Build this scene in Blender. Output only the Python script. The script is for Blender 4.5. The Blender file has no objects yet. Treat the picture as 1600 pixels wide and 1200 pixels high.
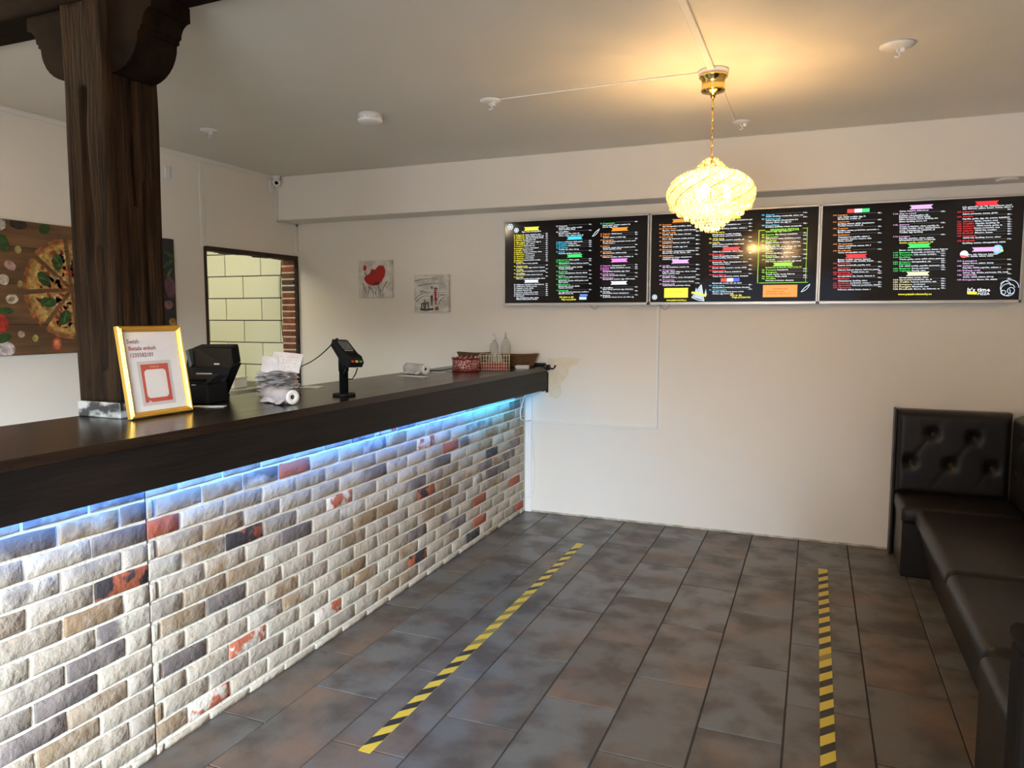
import bpy, bmesh, math, random
from mathutils import Vector, Matrix, noise
random.seed(11)
PI = math.pi
SC = bpy.context.scene
COL = SC.collection

# ---------------------------------------------------------------- camera
cd = bpy.data.cameras.new('camera'); cam = bpy.data.objects.new('camera', cd); COL.objects.link(cam)
cd.sensor_fit = 'HORIZONTAL'; cd.sensor_width = 36; cd.lens = 1155 / 1600 * 36; cd.clip_start = .02
cam.matrix_world = Matrix(((9.25392461e-01, -3.49618970e-02, 3.77394303e-01, 0),
                           (3.79009804e-01, 8.37811145e-02, -9.21592260e-01, 0),
                           (6.02098349e-04, 9.95870670e-01, 9.07813134e-02, 1.5), (0, 0, 0, 1)))
SC.camera = cam
# ---------------------------------------------------------------- exposure, world, lights
vs = SC.view_settings
SC.display_settings.display_device = 'sRGB'
vs.view_transform = 'Standard'; vs.look = 'None'; vs.gamma = 1; vs.use_curve_mapping = False
vs.exposure = 0.74
w = bpy.data.worlds.new('world'); SC.world = w; w.use_nodes = True
w.node_tree.nodes['Background'].inputs[0].default_value = (.62, .74, 1, 1)
w.node_tree.nodes['Background'].inputs[1].default_value = .6

def area(name, loc, direction, sx, sy, energy, color, spread=180):
    l = bpy.data.lights.new(name, 'AREA'); l.shape = 'RECTANGLE'; l.size = sx; l.size_y = sy
    l.energy = energy; l.color = color; l.spread = math.radians(spread)
    o = bpy.data.objects.new(name, l); COL.objects.link(o); o.location = loc
    o.rotation_euler = Vector(direction).to_track_quat('-Z', 'Y').to_euler()
    return o
# daylight coming in through the shop window and the glass door behind the camera
area('sky_daylight', (4.3, -7.5, 3.9), (-.40, 1, -.30), 8.2, 2.6, 5700, (.72, .87, 1.0), 180)
area('street_bounce', (.5, -5.2, .25), (-.1, 1, .42), 8, 2.2, 330, (.90, .95, 1.0), 180)
# kitchen ceiling lamp, seen only through the doorway
area('kitchen_lamp', (-5.0, 3.9, 2.5), (0, .45, -1), 1.0, .5, 13, (1.0, .94, .70))

# ---------------------------------------------------------------- helpers
def mat(name, col=(.5, .5, .5), rough=.5, metal=0, col2=None, scale=6, detail=4, lo=.4, hi=.6, bump=0, bscale=None,
        stretch=(1, 1, 1), emit=None, estr=0, coat=0, rnd=0, attr=None, mottle=0, spec=None, rough2=None, coords='pos', col3=None, scale3=2, lo3=.5, hi3=.65):
    m = bpy.data.materials.new(name); m.use_nodes = True
    nt = m.node_tree; N = nt.nodes; L = nt.links; p = N['Principled BSDF']
    p.inputs['Base Color'].default_value = (*col, 1); p.inputs['Roughness'].default_value = rough
    p.inputs['Metallic'].default_value = metal; p.inputs['Coat Weight'].default_value = coat
    p.inputs['Coat Roughness'].default_value = .06
    if spec is not None: p.inputs['Specular IOR Level'].default_value = spec
    m.diffuse_color = (*col, 1)
    def vec():
        if coords == 'pos':
            g = N.new('ShaderNodeNewGeometry'); src = g.outputs['Position']
        else:
            g = N.new('ShaderNodeTexCoord'); src = g.outputs['Object']
        mp = N.new('ShaderNodeMapping'); mp.inputs['Scale'].default_value = stretch
        L.new(src, mp.inputs[0]); return mp.outputs[0]
    csock = None
    if col2 is not None or bump: v = vec()
    if col2 is not None:
        n = N.new('ShaderNodeTexNoise'); n.inputs['Scale'].default_value = scale; n.inputs['Detail'].default_value = detail
        L.new(v, n.inputs['Vector'])
        r = N.new('ShaderNodeMapRange'); r.inputs[1].default_value = lo; r.inputs[2].default_value = hi
        L.new(n.outputs[0], r.inputs[0])
        mx = N.new('ShaderNodeMix'); mx.data_type = 'RGBA'
        mx.inputs[6].default_value = (*col, 1); mx.inputs[7].default_value = (*col2, 1)
        L.new(r.outputs[0], mx.inputs[0]); csock = mx.outputs[2]
        if col3 is not None:
            n3 = N.new('ShaderNodeTexNoise'); n3.noise_dimensions = '4D'; n3.inputs['W'].default_value = 3.7; n3.inputs['Scale'].default_value = scale3; n3.inputs['Detail'].default_value = 7
            L.new(v, n3.inputs['Vector']); r3 = N.new('ShaderNodeMapRange'); r3.inputs[1].default_value = lo3; r3.inputs[2].default_value = hi3
            L.new(n3.outputs[0], r3.inputs[0]); mx3 = N.new('ShaderNodeMix'); mx3.data_type = 'RGBA'; mx3.inputs[7].default_value = (*col3, 1)
            L.new(csock, mx3.inputs[6]); L.new(r3.outputs[0], mx3.inputs[0]); csock = mx3.outputs[2]
        if rough2 is not None:
            rr = N.new('ShaderNodeMapRange'); rr.inputs[3].default_value = rough; rr.inputs[4].default_value = rough2
            L.new(r.outputs[0], rr.inputs[0]); L.new(rr.outputs[0], p.inputs['Roughness'])
    if attr:
        a = N.new('ShaderNodeAttribute'); a.attribute_name = attr; csock = a.outputs[0]
        if mottle:
            gm_ = N.new('ShaderNodeNewGeometry'); nm = N.new('ShaderNodeTexNoise'); nm.inputs['Scale'].default_value = mottle; nm.inputs['Detail'].default_value = 7
            L.new(gm_.outputs['Position'], nm.inputs['Vector']); rm = N.new('ShaderNodeMapRange'); rm.inputs[1].default_value = .3; rm.inputs[2].default_value = .7; rm.inputs[3].default_value = .35; rm.inputs[4].default_value = 1.25
            L.new(nm.outputs[0], rm.inputs[0]); vm = N.new('ShaderNodeVectorMath'); vm.operation = 'SCALE'; L.new(csock, vm.inputs[0]); L.new(rm.outputs[0], vm.inputs['Scale']); csock = vm.outputs[0]
        if emit is not None: L.new(csock, p.inputs['Emission Color']); p.inputs['Emission Strength'].default_value = estr
    if rnd:
        oi = N.new('ShaderNodeObjectInfo'); rr = N.new('ShaderNodeMapRange')
        rr.inputs[3].default_value = 1 - rnd; rr.inputs[4].default_value = 1 + rnd
        L.new(oi.outputs['Random'], rr.inputs[0])
        h = N.new('ShaderNodeHueSaturation'); L.new(rr.outputs[0], h.inputs['Value'])
        if csock: L.new(csock, h.inputs['Color'])
        else: h.inputs['Color'].default_value = (*col, 1)
        csock = h.outputs[0]
    if csock: L.new(csock, p.inputs['Base Color'])
    if emit is not None and not attr:
        p.inputs['Emission Color'].default_value = (*emit, 1); p.inputs['Emission Strength'].default_value = estr
    if bump:
        n2 = N.new('ShaderNodeTexNoise'); n2.inputs['Scale'].default_value = bscale or scale * 3; n2.inputs['Detail'].default_value = 5
        L.new(v, n2.inputs['Vector'])
        b = N.new('ShaderNodeBump'); b.inputs['Strength'].default_value = bump; b.inputs['Distance'].default_value = .01
        L.new(n2.outputs[0], b.inputs['Height']); L.new(b.outputs[0], p.inputs['Normal'])
    return m

class B:
    """collects shapes of ONE part in a bmesh"""
    def __init__(s): s.bm = bmesh.new(); s.cl = None
    def _col(s, faces, c):
        if c is None: return
        if s.cl is None: s.cl = s.bm.loops.layers.float_color.new('col')
        for f in faces:
            for l in f.loops: l[s.cl] = (*c, 1)
    def box(s, c, d, bev=0, rot=None, seg=1, c3=None):
        g = bmesh.ops.create_cube(s.bm, size=1)['verts']
        bmesh.ops.scale(s.bm, vec=d, verts=g)
        if bev:
            es = list({e for v in g for e in v.link_edges})
            r = bmesh.ops.bevel(s.bm, geom=es, offset=bev, segments=seg, profile=.5, affect='EDGES')
            g = list({v for f in r['faces'] for v in f.verts} | {v for v in g if v.is_valid})
        if rot is not None: bmesh.ops.rotate(s.bm, cent=(0, 0, 0), matrix=rot, verts=g)
        bmesh.ops.translate(s.bm, vec=c, verts=g)
        s._col({f for v in g for f in v.link_faces}, c3)
        return s
    def b2(s, a, b, bev=0, seg=1):
        c = [(p + q) / 2 for p, q in zip(a, b)]; d = [abs(q - p) for p, q in zip(a, b)]
        return s.box(c, d, bev, seg=seg)
    def lathe(s, prof, n=24, c=(0, 0, 0), rot=None, sx=1, sy=1, cap=True):
        rings = []
        for r, z in prof:
            ring = []
            for i in range(n):
                a = 2 * PI * i / n; v = Vector((r * math.cos(a) * sx, r * math.sin(a) * sy, z))
                if rot is not None: v = rot @ v
                ring.append(s.bm.verts.new(v + Vector(c)))
            rings.append(ring)
        for A, C in zip(rings, rings[1:]):
            for i in range(n):
                f = s.bm.faces.new((A[i], A[(i + 1) % n], C[(i + 1) % n], C[i])); f.smooth = True
        if cap:
            if prof[0][0] > 1e-5: s.bm.faces.new(rings[0][::-1])
            if prof[-1][0] > 1e-5: s.bm.faces.new(rings[-1])
        return s
    def cyl(s, a, b, r, n=12, r2=None):
        a = Vector(a); b = Vector(b); d = b - a; q = d.to_track_quat('Z', 'Y').to_matrix()
        return s.lathe([(r, 0), (r if r2 is None else r2, d.length)], n, a, q)
    def tube(s, pts, r, n=6, closed=False):
        pts = [Vector(p) for p in pts]; m = len(pts); rings = []; prev = None
        for i, p in enumerate(pts):
            t = (pts[(i + 1) % m] - pts[i - 1]) if closed else (pts[min(i + 1, m - 1)] - pts[max(i - 1, 0)])
            t.normalize()
            up = prev if prev is not None else (Vector((0, 0, 1)) if abs(t.z) < .9 else Vector((1, 0, 0)))
            u = (up - up.dot(t) * t).normalized(); prev = u; w_ = t.cross(u)
            rings.append([s.bm.verts.new(p + r * (math.cos(2 * PI * k / n) * u + math.sin(2 * PI * k / n) * w_)) for k in range(n)])
        pr = list(zip(rings, rings[1:])) + ([(rings[-1], rings[0])] if closed else [])
        for A, C in pr:
            for k in range(n):
                f = s.bm.faces.new((A[k], A[(k + 1) % n], C[(k + 1) % n], C[k])); f.smooth = True
        if not closed: s.bm.faces.new(rings[0][::-1]); s.bm.faces.new(rings[-1])
        return s
    def poly(s, pts, c3=None):
        f = s.bm.faces.new([s.bm.verts.new(p) for p in pts]); s._col([f], c3); return s
    def prism(s, pts, vec, c3=None):
        """closed outline pts (3d) extruded by vec"""
        v = Vector(vec); A = [s.bm.verts.new(p) for p in pts]; C = [s.bm.verts.new(Vector(p) + v) for p in pts]
        n = len(pts); fs = [s.bm.faces.new(A[::-1]), s.bm.faces.new(C)]
        for i in range(n): fs.append(s.bm.faces.new((A[i], A[(i + 1) % n], C[(i + 1) % n], C[i])))
        s._col(fs, c3); return s
    def grid(s, nu, nv, fn, thick=None, smooth=True):
        V = [[s.bm.verts.new(fn(i / nu, j / nv)) for j in range(nv + 1)] for i in range(nu + 1)]
        for i in range(nu):
            for j in range(nv):
                f = s.bm.faces.new((V[i][j], V[i + 1][j], V[i + 1][j + 1], V[i][j + 1])); f.smooth = smooth
        return s
    def ball(s, c, r, u=8, v=6, sc=(1, 1, 1)):
        g = bmesh.ops.create_uvsphere(s.bm, u_segments=u, v_segments=v, radius=r)['verts']
        bmesh.ops.scale(s.bm, vec=sc, verts=g); bmesh.ops.translate(s.bm, vec=c, verts=g)
        for x in g:
            for f in x.link_faces: f.smooth = True
        return s
    def octa(s, c, r, h):
        x, y, z = c
        t = s.bm.verts.new((x, y, z + h)); b = s.bm.verts.new((x, y, z - h))
        q = [s.bm.verts.new((x + r * math.cos(k * PI / 2 + z * 40), y + r * math.sin(k * PI / 2 + z * 40), z)) for k in range(4)]
        for k in range(4):
            s.bm.faces.new((q[k], q[(k + 1) % 4], t)); s.bm.faces.new((q[(k + 1) % 4], q[k], b))
        return s
    def mesh(s, name, norm=True):
        if norm: bmesh.ops.recalc_face_normals(s.bm, faces=s.bm.faces)
        me = bpy.data.meshes.new(name); s.bm.to_mesh(me); s.bm.free(); return me

def put(name, me, m, parent=None, loc=None, **kw):
    if isinstance(me, B): me = me.mesh(name)
    if m is not None and not me.materials: me.materials.append(m)
    o = bpy.data.objects.new(name, me); COL.objects.link(o)
    if parent: o.parent = parent
    if loc is not None: o.location = loc
    for k, v in kw.items(): o[k] = v
    return o
def thing(name, label, cat, loc=(0, 0, 0), rz=0, group=None):
    o = bpy.data.objects.new(name, None); COL.objects.link(o); o.empty_display_size = .1
    o.location = loc; o.rotation_euler = (0, 0, rz); o['label'] = label; o['category'] = cat
    if group: o['group'] = group
    return o
def single(name, me, m, label, cat, loc=None, group=None):
    o = put(name, me, m, None, loc, label=label, category=cat)
    if group: o['group'] = group
    return o
def struct(name, me, m, parent=None, **kw):
    o = put(name, me, m, parent, **kw)
    if not parent: o['kind'] = 'structure'
    return o
def copy_tree(o, parent=None, kids=None):
    c = o.copy(); COL.objects.link(c)
    if parent: c.parent = parent
    for ch in list(o.children): copy_tree(ch, c)
    return c
def ss(e0, e1, x):
    t = max(0, min(1, (x - e0) / (e1 - e0))); return t * t * (3 - 2 * t)

# ---------------------------------------------------------------- materials
M = {}
M['wall'] = mat('wall_paint', (.79, .745, .68), .62, col2=(.81, .77, .705), scale=1.2, bump=.10, bscale=260)
M['ceil'] = mat('ceiling_paint', (.75, .71, .63), .55, col2=(.77, .735, .66), scale=1.5, bump=.08, bscale=3)
M['white'] = mat('white_plastic', (.82, .81, .78), .35)
M['trim'] = mat('painted_trim', (.78, .76, .71), .5)
M['grout'] = mat('dark_grout', (.035, .03, .026), .9)
M['wood_v'] = mat('old_dark_timber', (.014, .008, .0045), .75, col2=(.050, .026, .012), scale=7, detail=8, lo=.35, hi=.72, bump=1.0, bscale=20, stretch=(5, 5, .4), spec=.08)
M['wood_x'] = mat('old_dark_beam', (.008, .0045, .0025), .8, spec=.06, col2=(.020, .011, .006), scale=5, detail=7, lo=.35, hi=.7, bump=.5, bscale=10, stretch=(.8, 2, 2))
M['top'] = mat('dark_stained_countertop', (.016, .009, .006), .22, col2=(.030, .017, .010), scale=9, lo=.35, hi=.7, stretch=(4, .35, 4), rough2=.26, spec=.4)
M['apron'] = mat('dark_stained_apron', (.007, .005, .004), .5, spec=.25, col2=(.015, .010, .008), scale=8, lo=.35, hi=.75, bump=.25, bscale=22, stretch=(4, .35, 4))
M['jamb'] = mat('dark_raw_jamb', (.045, .02, .010), .7, col2=(.02, .01, .006), scale=20, bump=.5)
M['leather'] = mat('black_brown_leatherette', (.011, .008, .006), .36, spec=.35, col2=(.016, .012, .009), scale=4, bump=.12, bscale=300)
M['black'] = mat('black_plastic', (.006, .006, .007), .42, spec=.15)
M['blackg'] = mat('glossy_black', (.004, .004, .005), .35, spec=.08)
M['gold'] = mat('polished_brass', (.90, .62, .20), .16, 1)
M['goldp'] = mat('gold_painted_moulding', (.80, .47, .08), .36, .6)
M['silver'] = mat('silver_bezel', (.62, .61, .58), .35, .6)
M['murk'] = mat('near_black_brown', (.006, .0045, .0035), .7, spec=.1)
M['wire'] = mat('grey_cable', (.35, .33, .30), .5)
M['print'] = mat('printed_surface', (.5, .5, .5), .45, attr='col')
M['mortar'] = mat('white_mortar', (.74, .70, .61), .85, col2=(.67, .62, .53), scale=18, bump=.4, bscale=70)

# ================================================================ SETTING
XL, XR, YB, YF, ZC, YS, ZS = -4.14, 1.2, 5.25, -1.7, 2.64, 5.0, 2.286
fl = struct('floor', B().b2((-7.2, YF, -.06), (XR, 5.4, -.006)), M['grout'])
# floor tiles 30 x 60 cm in a half bond, one object each
TX = [mat('floor_tile_slate', (.125, .118, .110), .38, col2=(.070, .058, .050), scale=5, detail=9, lo=.42, hi=.62, col3=(.155, .108, .080), scale3=3.2, lo3=.50, hi3=.66, bump=.12, bscale=40, rnd=.07, rough2=.52),
      mat('floor_tile_rust', (.110, .098, .088), .40, col2=(.075, .060, .050), scale=6, detail=9, lo=.42, hi=.60, col3=(.160, .110, .082), scale3=4, lo3=.47, hi3=.64, bump=.12, bscale=40, rnd=.07, rough2=.55),
      mat('floor_tile_blue', (.128, .128, .126), .36, col2=(.074, .062, .055), scale=5.5, detail=9, lo=.44, hi=.62, col3=(.150, .105, .078), scale3=3, lo3=.54, hi3=.68, bump=.12, bscale=40, rnd=.07, rough2=.5)]
tm = []
for m_ in TX:
    b = B(); b.box((0, 0, -.004), (.2925, .5735, .008), .0015); tm.append(b.mesh('tile')); tm[-1].materials.append(m_)
pt = .578
for c in range(-1, 12):
    x0 = -2.137 + .2973 * c
    if x0 > XR - .02: break
    base = 4.965 if c % 2 == 0 else 4.685
    k = -6
    ys = sorted([base + pt * j for j in range(-9, 2)])
    for y0 in ys:
        a, b_ = y0, y0 + pt
        if a > 5.24: continue
        b_ = min(b_, YB); xa = x0; xb = min(x0 + .2973, XR)
        if b_ - a < .03: continue
        o = put('floor_tile', random.choice(tm), None, fl, ((xa + xb) / 2, (a + b_) / 2, 0))
        o.scale = ((xb - xa - .0065) / .2925, (b_ - a - .005) / .5735, 1)

# back wall, with the kitchen behind its left part
wb = struct('wall_back', B().b2((XL, YB, 0), (XR + .2, YB + .12, 2.95)), M['wall'])
M['patch'] = mat('bare_cream_plaster', (.76, .70, .56), .8, col2=(.73, .66, .50), scale=30, bump=.3)
pts = [(-1.86, 1.185), (-1.845, .90), (-1.79, .885), (-1.745, .93), (-1.755, 1.0), (-1.70, 1.06), (-1.69, 1.12), (-1.63, 1.145), (-1.60, 1.19), (-1.70, 1.20)]
put('plaster_patch', B().prism([(x, YB - .0015, z) for x, z in pts], (0, .001, 0)), M['patch'], wb)
put('wallpaper_seam', B().b2((-1.042, YB - .0012, .01), (-1.039, YB, .72)), M['trim'], wb)
put('wallpaper_seam', B().b2((-.16, YB - .0012, .01), (-.157, YB, 1.58)), M['trim'], wb)
M['floorline'] = mat('dirty_floor_joint', (.35, .31, .24), .8, col2=(.62, .58, .5), scale=12)
struct('baseboard_back', B().b2((-2.03, YB - .006, 0), (.50, YB, .012)), M['floorline'])
# left wall with the kitchen doorway
wl = B(); Y0, Y1, ZD = 4.19, 5.225, 2.01
wl.b2((XL - .16, YF, 0), (XL, Y0, 2.95)); wl.b2((XL - .16, Y0, ZD), (XL, YB + .12, 2.95)); wl.b2((XL - .15, Y1 + .012, 0), (XL, YB + .02, ZD))
wl_o = struct('wall_left', wl, M['wall'])
dr = struct('door_1', B().b2((XL - .05, Y0 - .004, 0), (XL + .004, Y0 + .022, ZD)).b2((XL - .02, Y1 - .004, 0), (XL + .004, Y1 + .022, ZD)), M['jamb'])
b = B(); rr = random.Random(4)
for i in range(26):                                            # ragged lower edge of the lintel board
    ya = Y0 + (Y1 - Y0 + .02) * i / 26; yb = Y0 + (Y1 - Y0 + .02) * (i + 1) / 26
    b.b2((XL - .1, ya, ZD - .024 - rr.random() * .010), (XL + .005, yb + .001, ZD + .004))
put('lintel', b, M['jamb'], dr)
# brick end of the wall in the doorway
M['rbrick'] = mat('red_jamb_brick', (.30, .085, .035), .8, col2=(.18, .06, .03), scale=22, bump=.5, bscale=80, rnd=.25)
M['dbrick'] = mat('sooty_jamb_brick', (.06, .035, .025), .85, bump=.4, bscale=60, col2=(.1, .06, .04))
jm = put('jamb_masonry', B().b2((XL - .16, Y1 + .002, .6), (XL - .012, Y1 + .05, ZD - .01)), M['mortar'], wl_o)
for i in range(24):
    z = ZD - .05 - i * .0552
    if z < .7: break
    b = B(); b.box((XL - .088, Y1 - .001, z), (.134 + rr.uniform(-.006, .006), .014, .040), .004)
    put('brick', b, M['dbrick'] if i in (3, 4) else M['rbrick'], wl_o)
# kitchen room behind
M['kw'] = mat('kitchen_paint', (.70, .70, .60), .6)
kit = struct('wall_kitchen', B().b2((-7.2, 5.285, 0), (XL - .10, 5.4, 2.95)), M['grout'])
struct('wall_kitchen_side', B().b2((-7.2, 2.6, 0), (-7.1, 5.3, 2.95)).b2((-7.2, 2.5, 0), (XL - .16, 2.6, 2.95)), M['kw'])
struct('ceiling_kitchen', B().b2((-7.2, 2.5, 2.7), (XL - .16, 5.4, 2.8)), M['kw'])
M['ktile'] = mat('cream_wall_tile', (.80, .80, .64), .16, rnd=.03)
kt = B().box((0, 0, 0), (.400, .012, .192), .002).mesh('tile'); kt.materials.append(M['ktile'])
for r in range(-2, 7):
    for c in range(-1, 4):
        x = -4.77 - .202 + (.203 if r % 2 else 0) - .405 * (c - 1)
        zc = 1.662 + .197 * (r - 2) + .0985
        if zc > 2.6: continue
        xa, xb = x - .2025, min(x + .2025, XL - .17)
        if xb - xa < .03: continue
        o = put('wall_tile', kt, None, kit, ((xa + xb) / 2, 5.279, zc)); o.scale = ((xb - xa - .008) / .4, 1, .985)
b = B(); b.tube([(-4.325, 5.262, 2.0), (-4.33, 5.25, 1.8), (-4.34, 5.255, 1.5), (-4.325, 5.25, 1.35), (-4.31, 5.262, 1.2), (-4.32, 5.262, .9)], .004)
single('hanging_cable', b, M['black'], 'thin black cable hanging down the cream tiles beside the brick jamb', 'cable')
kb = thing('kitchen_counter', 'low steel kitchen counter seen through the doorway below the cream tiles', 'counter', (-5.1, 4.95, 0))
M['steel'] = mat('brushed_steel', (.55, .54, .46), .3, .8)
put('worktop', B().b2((-.8, -.3, .84), (.60, .31, .88), .004), M['steel'], kb)
for x in (-.75, .53):
    for y in (-.25, .25): put('leg', B().b2((x - .02, y - .02, 0), (x + .02, y + .02, .85)), M['steel'], kb)
put('splash_lip', B().b2((-.8, .29, .88), (.60, .31, .92), .003), M['steel'], kb)
bx = thing('storage_box', 'small white box standing on the steel kitchen counter in the doorway', 'box', (-4.70, 5.02, .881))
put('tub', B().b2((-.13, -.08, 0), (.10, .08, .085), .006), M['white'], bx); put('lid', B().b2((-.135, -.085, .085), (.105, .085, .10), .004), M['white'], bx)

# right wall, front wall with window, ceilings
struct('wall_right', B().b2((XR, YF, 0), (XR + .12, YB + .12, 2.95)), M['wall'])
fw = B(); W0, W1, WZ0, WZ1 = -1.7, .6, .25, 2.15
fw.b2((XL, YF - .12, 0), (W0, YF, 2.95)); fw.b2((W1, YF - .12, 0), (XR, YF, 2.95)); fw.b2((W0, YF - .12, 0), (W1, YF, WZ0)); fw.b2((W0, YF - .12, WZ1), (W1, YF, 2.95))
struct('wall_front', fw, M['wall'])
wf = B()
for a, c in (((W0, WZ0), (W1, WZ0 + .05)), ((W0, WZ1 - .05), (W1, WZ1)), ((W0, WZ0), (W0 + .05, WZ1)), ((W1 - .05, WZ0), (W1, WZ1)), ((-.60, WZ0), (-.55, WZ1))):
    wf.b2((a[0], YF - .09, a[1]), (c[0], YF - .05, c[1]))
struct('window_1', wf, M['white'])
ce = struct('ceiling', B().b2((XL, 2.02, ZC), (XR, YB, ZC + .25)).b2((XL, YF, 2.95), (XR, 2.1, 3.05)), M['ceil'])
struct('trim_1', B().b2((XL, YS, ZS), (XR, YB, ZC), .006), M['wall'])                           # boxed-in soffit along the back wall
struct('trim_2', B().b2((XL, 2.1, ZC - .028), (XL + .014, YS, ZC), .002), M['trim'])             # ceiling moulding
struct('trim_3', B().b2((XL, 4.165, ZD), (XL + .006, 4.20, ZC - .028), .001), M['trim'])        # panel cover strip
struct('trim_4', B().b2((XL, YS - .03, ZS - .012), (XL + .012, YS - .004, ZC - .03)).b2((XL, YS - .03, ZS - .022), (XL + .012, YB - .005, ZS - .002)).b2((XL, YB - .03, ZD + .03), (XL + .012, YB - .005, ZS)), M['trim'])

# ================================================================ TIMBER POST, CORBELS, BEAM
PX0, PX1, PY0, PY1 = -2.53, -2.315, 1.92, 2.15
def hewn(b, x0, x1, y0, y1, z0, z1, nz, amp, along='z', n=6, cracks=()):
    per = []
    c = .012
    def side(a, q):
        return [tuple(a[k] + (q[k] - a[k]) * i / n for k in range(2)) for i in range(n)]
    cs = [(x0 + c, y0), (x1 - c, y0), (x1, y0 + c), (x1, y1 - c), (x1 - c, y1), (x0 + c, y1), (x0, y1 - c), (x0, y0 + c)]
    for i in range(8):
        a, q = cs[i], cs[(i + 1) % 8]
        per += side(a, q) if i % 2 == 0 else [a]
    cx, cy = (x0 + x1) / 2, (y0 + y1) / 2; rings = []
    for j in range(nz + 1):
        z = z0 + (z1 - z0) * j / nz; ring = []
        for (x, y) in per:
            d = Vector((x - cx, y - cy)); ln = d.length; d /= ln
            o = amp * noise.noise(Vector((x * 14, y * 14, z * 1.6))) + amp * .5 * noise.noise(Vector((x * 50, y * 50, z * 4)))
            xx, yy = x + d.x * o, y + d.y * o
            for (qx, qy, za, zb, wd, dp) in cracks:
                if za < z < zb:
                    dist = math.hypot(x - qx - .012 * noise.noise(Vector((z * 4, qx * 9, 0))), y - qy - .012 * noise.noise(Vector((0, z * 4, qy))))
                    if dist < wd: xx -= d.x * dp * (1 - dist / wd); yy -= d.y * dp * (1 - dist / wd)
            ring.append(b.bm.verts.new((xx, yy, z) if along == 'z' else (z, xx, yy)))
        rings.append(ring)
    m_ = len(per)
    for A, C in zip(rings, rings[1:]):
        for i in range(m_):
            f = b.bm.faces.new((A[i], A[(i + 1) % m_], C[(i + 1) % m_], C[i])); f.smooth = True
    b.bm.faces.new(rings[0][::-1]); b.bm.faces.new(rings[-1])
post = thing('timber_post', 'old dark brown hewn timber post with carved corbels standing on the countertop', 'post', (-2.42, 2.035, 1.131))
OF = Vector((-2.42, 2.035, 1.131))
def loc_b(b): bmesh.ops.translate(b.bm, vec=-OF, verts=b.bm.verts); return b
b = B(); hewn(b, PX0, PX1, PY0, PY1, 1.19, 2.597, 90, .006, n=16, cracks=[(-2.425, PY0, 1.2, 2.3, .016, .034), (-2.38, PY0, 1.3, 1.75, .014, .030), (-2.47, PY0, 1.25, 1.6, .012, .024), (PX1, 2.03, 1.9, 2.5, .014, .024), (PX1, 2.07, 1.2, 2.0, .012, .018)])
put('shaft', loc_b(b), M['wood_v'], post)
M['plinth'] = mat('scuffed_grey_plinth', (.42, .41, .38), .4, col2=(.03, .028, .026), scale=14, detail=6, lo=.42, hi=.56, stretch=(1, 1, 1.8))
put('plinth', loc_b(B().b2((PX0 - .002, PY0 - .004, 1.131), (PX1, PY1, 1.188), .003)), M['plinth'], post, label='scuffed grey and black plinth')
def corb(sx, x0, y0, y1):
    # profile in x-z: quarter round, small fillet, larger cove block
    p = [(0, 2.597), (.205, 2.597), (.205, 2.545)]
    for i in range(1, 7): a = i / 6 * PI / 2; p.append((.205 - .045 * math.sin(a) * 1.0, 2.545 - .050 * (1 - math.cos(a))))
    p += [(.150, 2.490), (.150, 2.478), (.138, 2.474)]
    for i in range(1, 9): a = i / 8 * PI / 2; p.append((.138 * math.cos(a) + .0, 2.474 - .125 * math.sin(a)))
    p = [q for k, q in enumerate(p) if k == 0 or q != p[k - 1]]
    if p[-1][0] < .004: p[-1] = (0, p[-1][1])
    b = B(); b.prism([(x0 + sx * x, y0, z) for x, z in p], (0, y1 - y0, 0)); return loc_b(b)
put('corbel', corb(1, PX1 - .004, 1.945, 2.115), M['wood_x'], post)
put('corbel', corb(-1, PX0 + .004, 1.945, 2.115), M['wood_x'], post)
b = B(); hewn(b, 1.925, 2.12, 2.598, 2.94, XL + .002, XR - .002, 70, .006, along='x', n=8)
single('ceiling_beam', b, M['wood_x'], 'dark hewn timber beam crossing under the ceiling on top of the post', 'beam')

# ================================================================ BAR COUNTER
FX = -2.03
ctr = thing('bar_counter', 'long bar counter with pale brick front and dark stained wooden top', 'counter', (-2.2, .9, 0))
CO = Vector((-2.2, .9, 0))
def lc(b): bmesh.ops.translate(b.bm, vec=-CO, verts=b.bm.verts); return b
put('body', lc(B().b2((-2.50, .9, .002), (FX - .011, 5.245, 1.09))), M['mortar'], ctr)
# top: slightly skew front edge as built
def xf(y): return -1.925 + (y - 1.2) * .0200
b = B(); b.prism([(-2.535, .9, 1.098), (xf(.9) , .9, 1.098), (xf(5.215), 5.215, 1.098), (-2.535, 5.245, 1.098)], (0, 0, .032)); put('countertop', lc(b), M['top'], ctr)
b = B(); b.prism([(xf(.9) - .05, .9, .955), (xf(.9) - .006, .9, .955), (xf(5.215) - .006, 5.215, .955), (xf(5.215) - .05, 5.215, .955)], (0, 0, .143)); put('apron_board', lc(b), M['apron'], ctr)
M['char'] = mat('charred_black_offcut', (.008, .006, .005), .7, bump=.6, bscale=60)
b = B()
for (x0, x1, y0, y1, z0, z1) in ((-1.895, -1.862, 5.216, 5.244, .945, 1.09), (-1.866, -1.850, 5.222, 5.246, .93, 1.085), (-1.905, -1.872, 5.205, 5.235, .94, .962)):
    b.b2((x0, y0, z0), (x1, y1, z1), .004)
put('end_cleat', lc(b), M['char'], ctr)
b = B(); b.b2((-1.99, 5.19, 1.132), (-1.868, 5.243, 1.152), .004); b.b2((-1.86, 5.21, 1.10), (-1.835, 5.244, 1.14), .003)
b.tube([(-1.835, 5.235, 1.115), (-1.815, 5.235, 1.108), (-1.80, 5.235, 1.12), (-1.793, 5.235, 1.138)], .006)
put('end_block', lc(b), M['char'], ctr)
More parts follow.
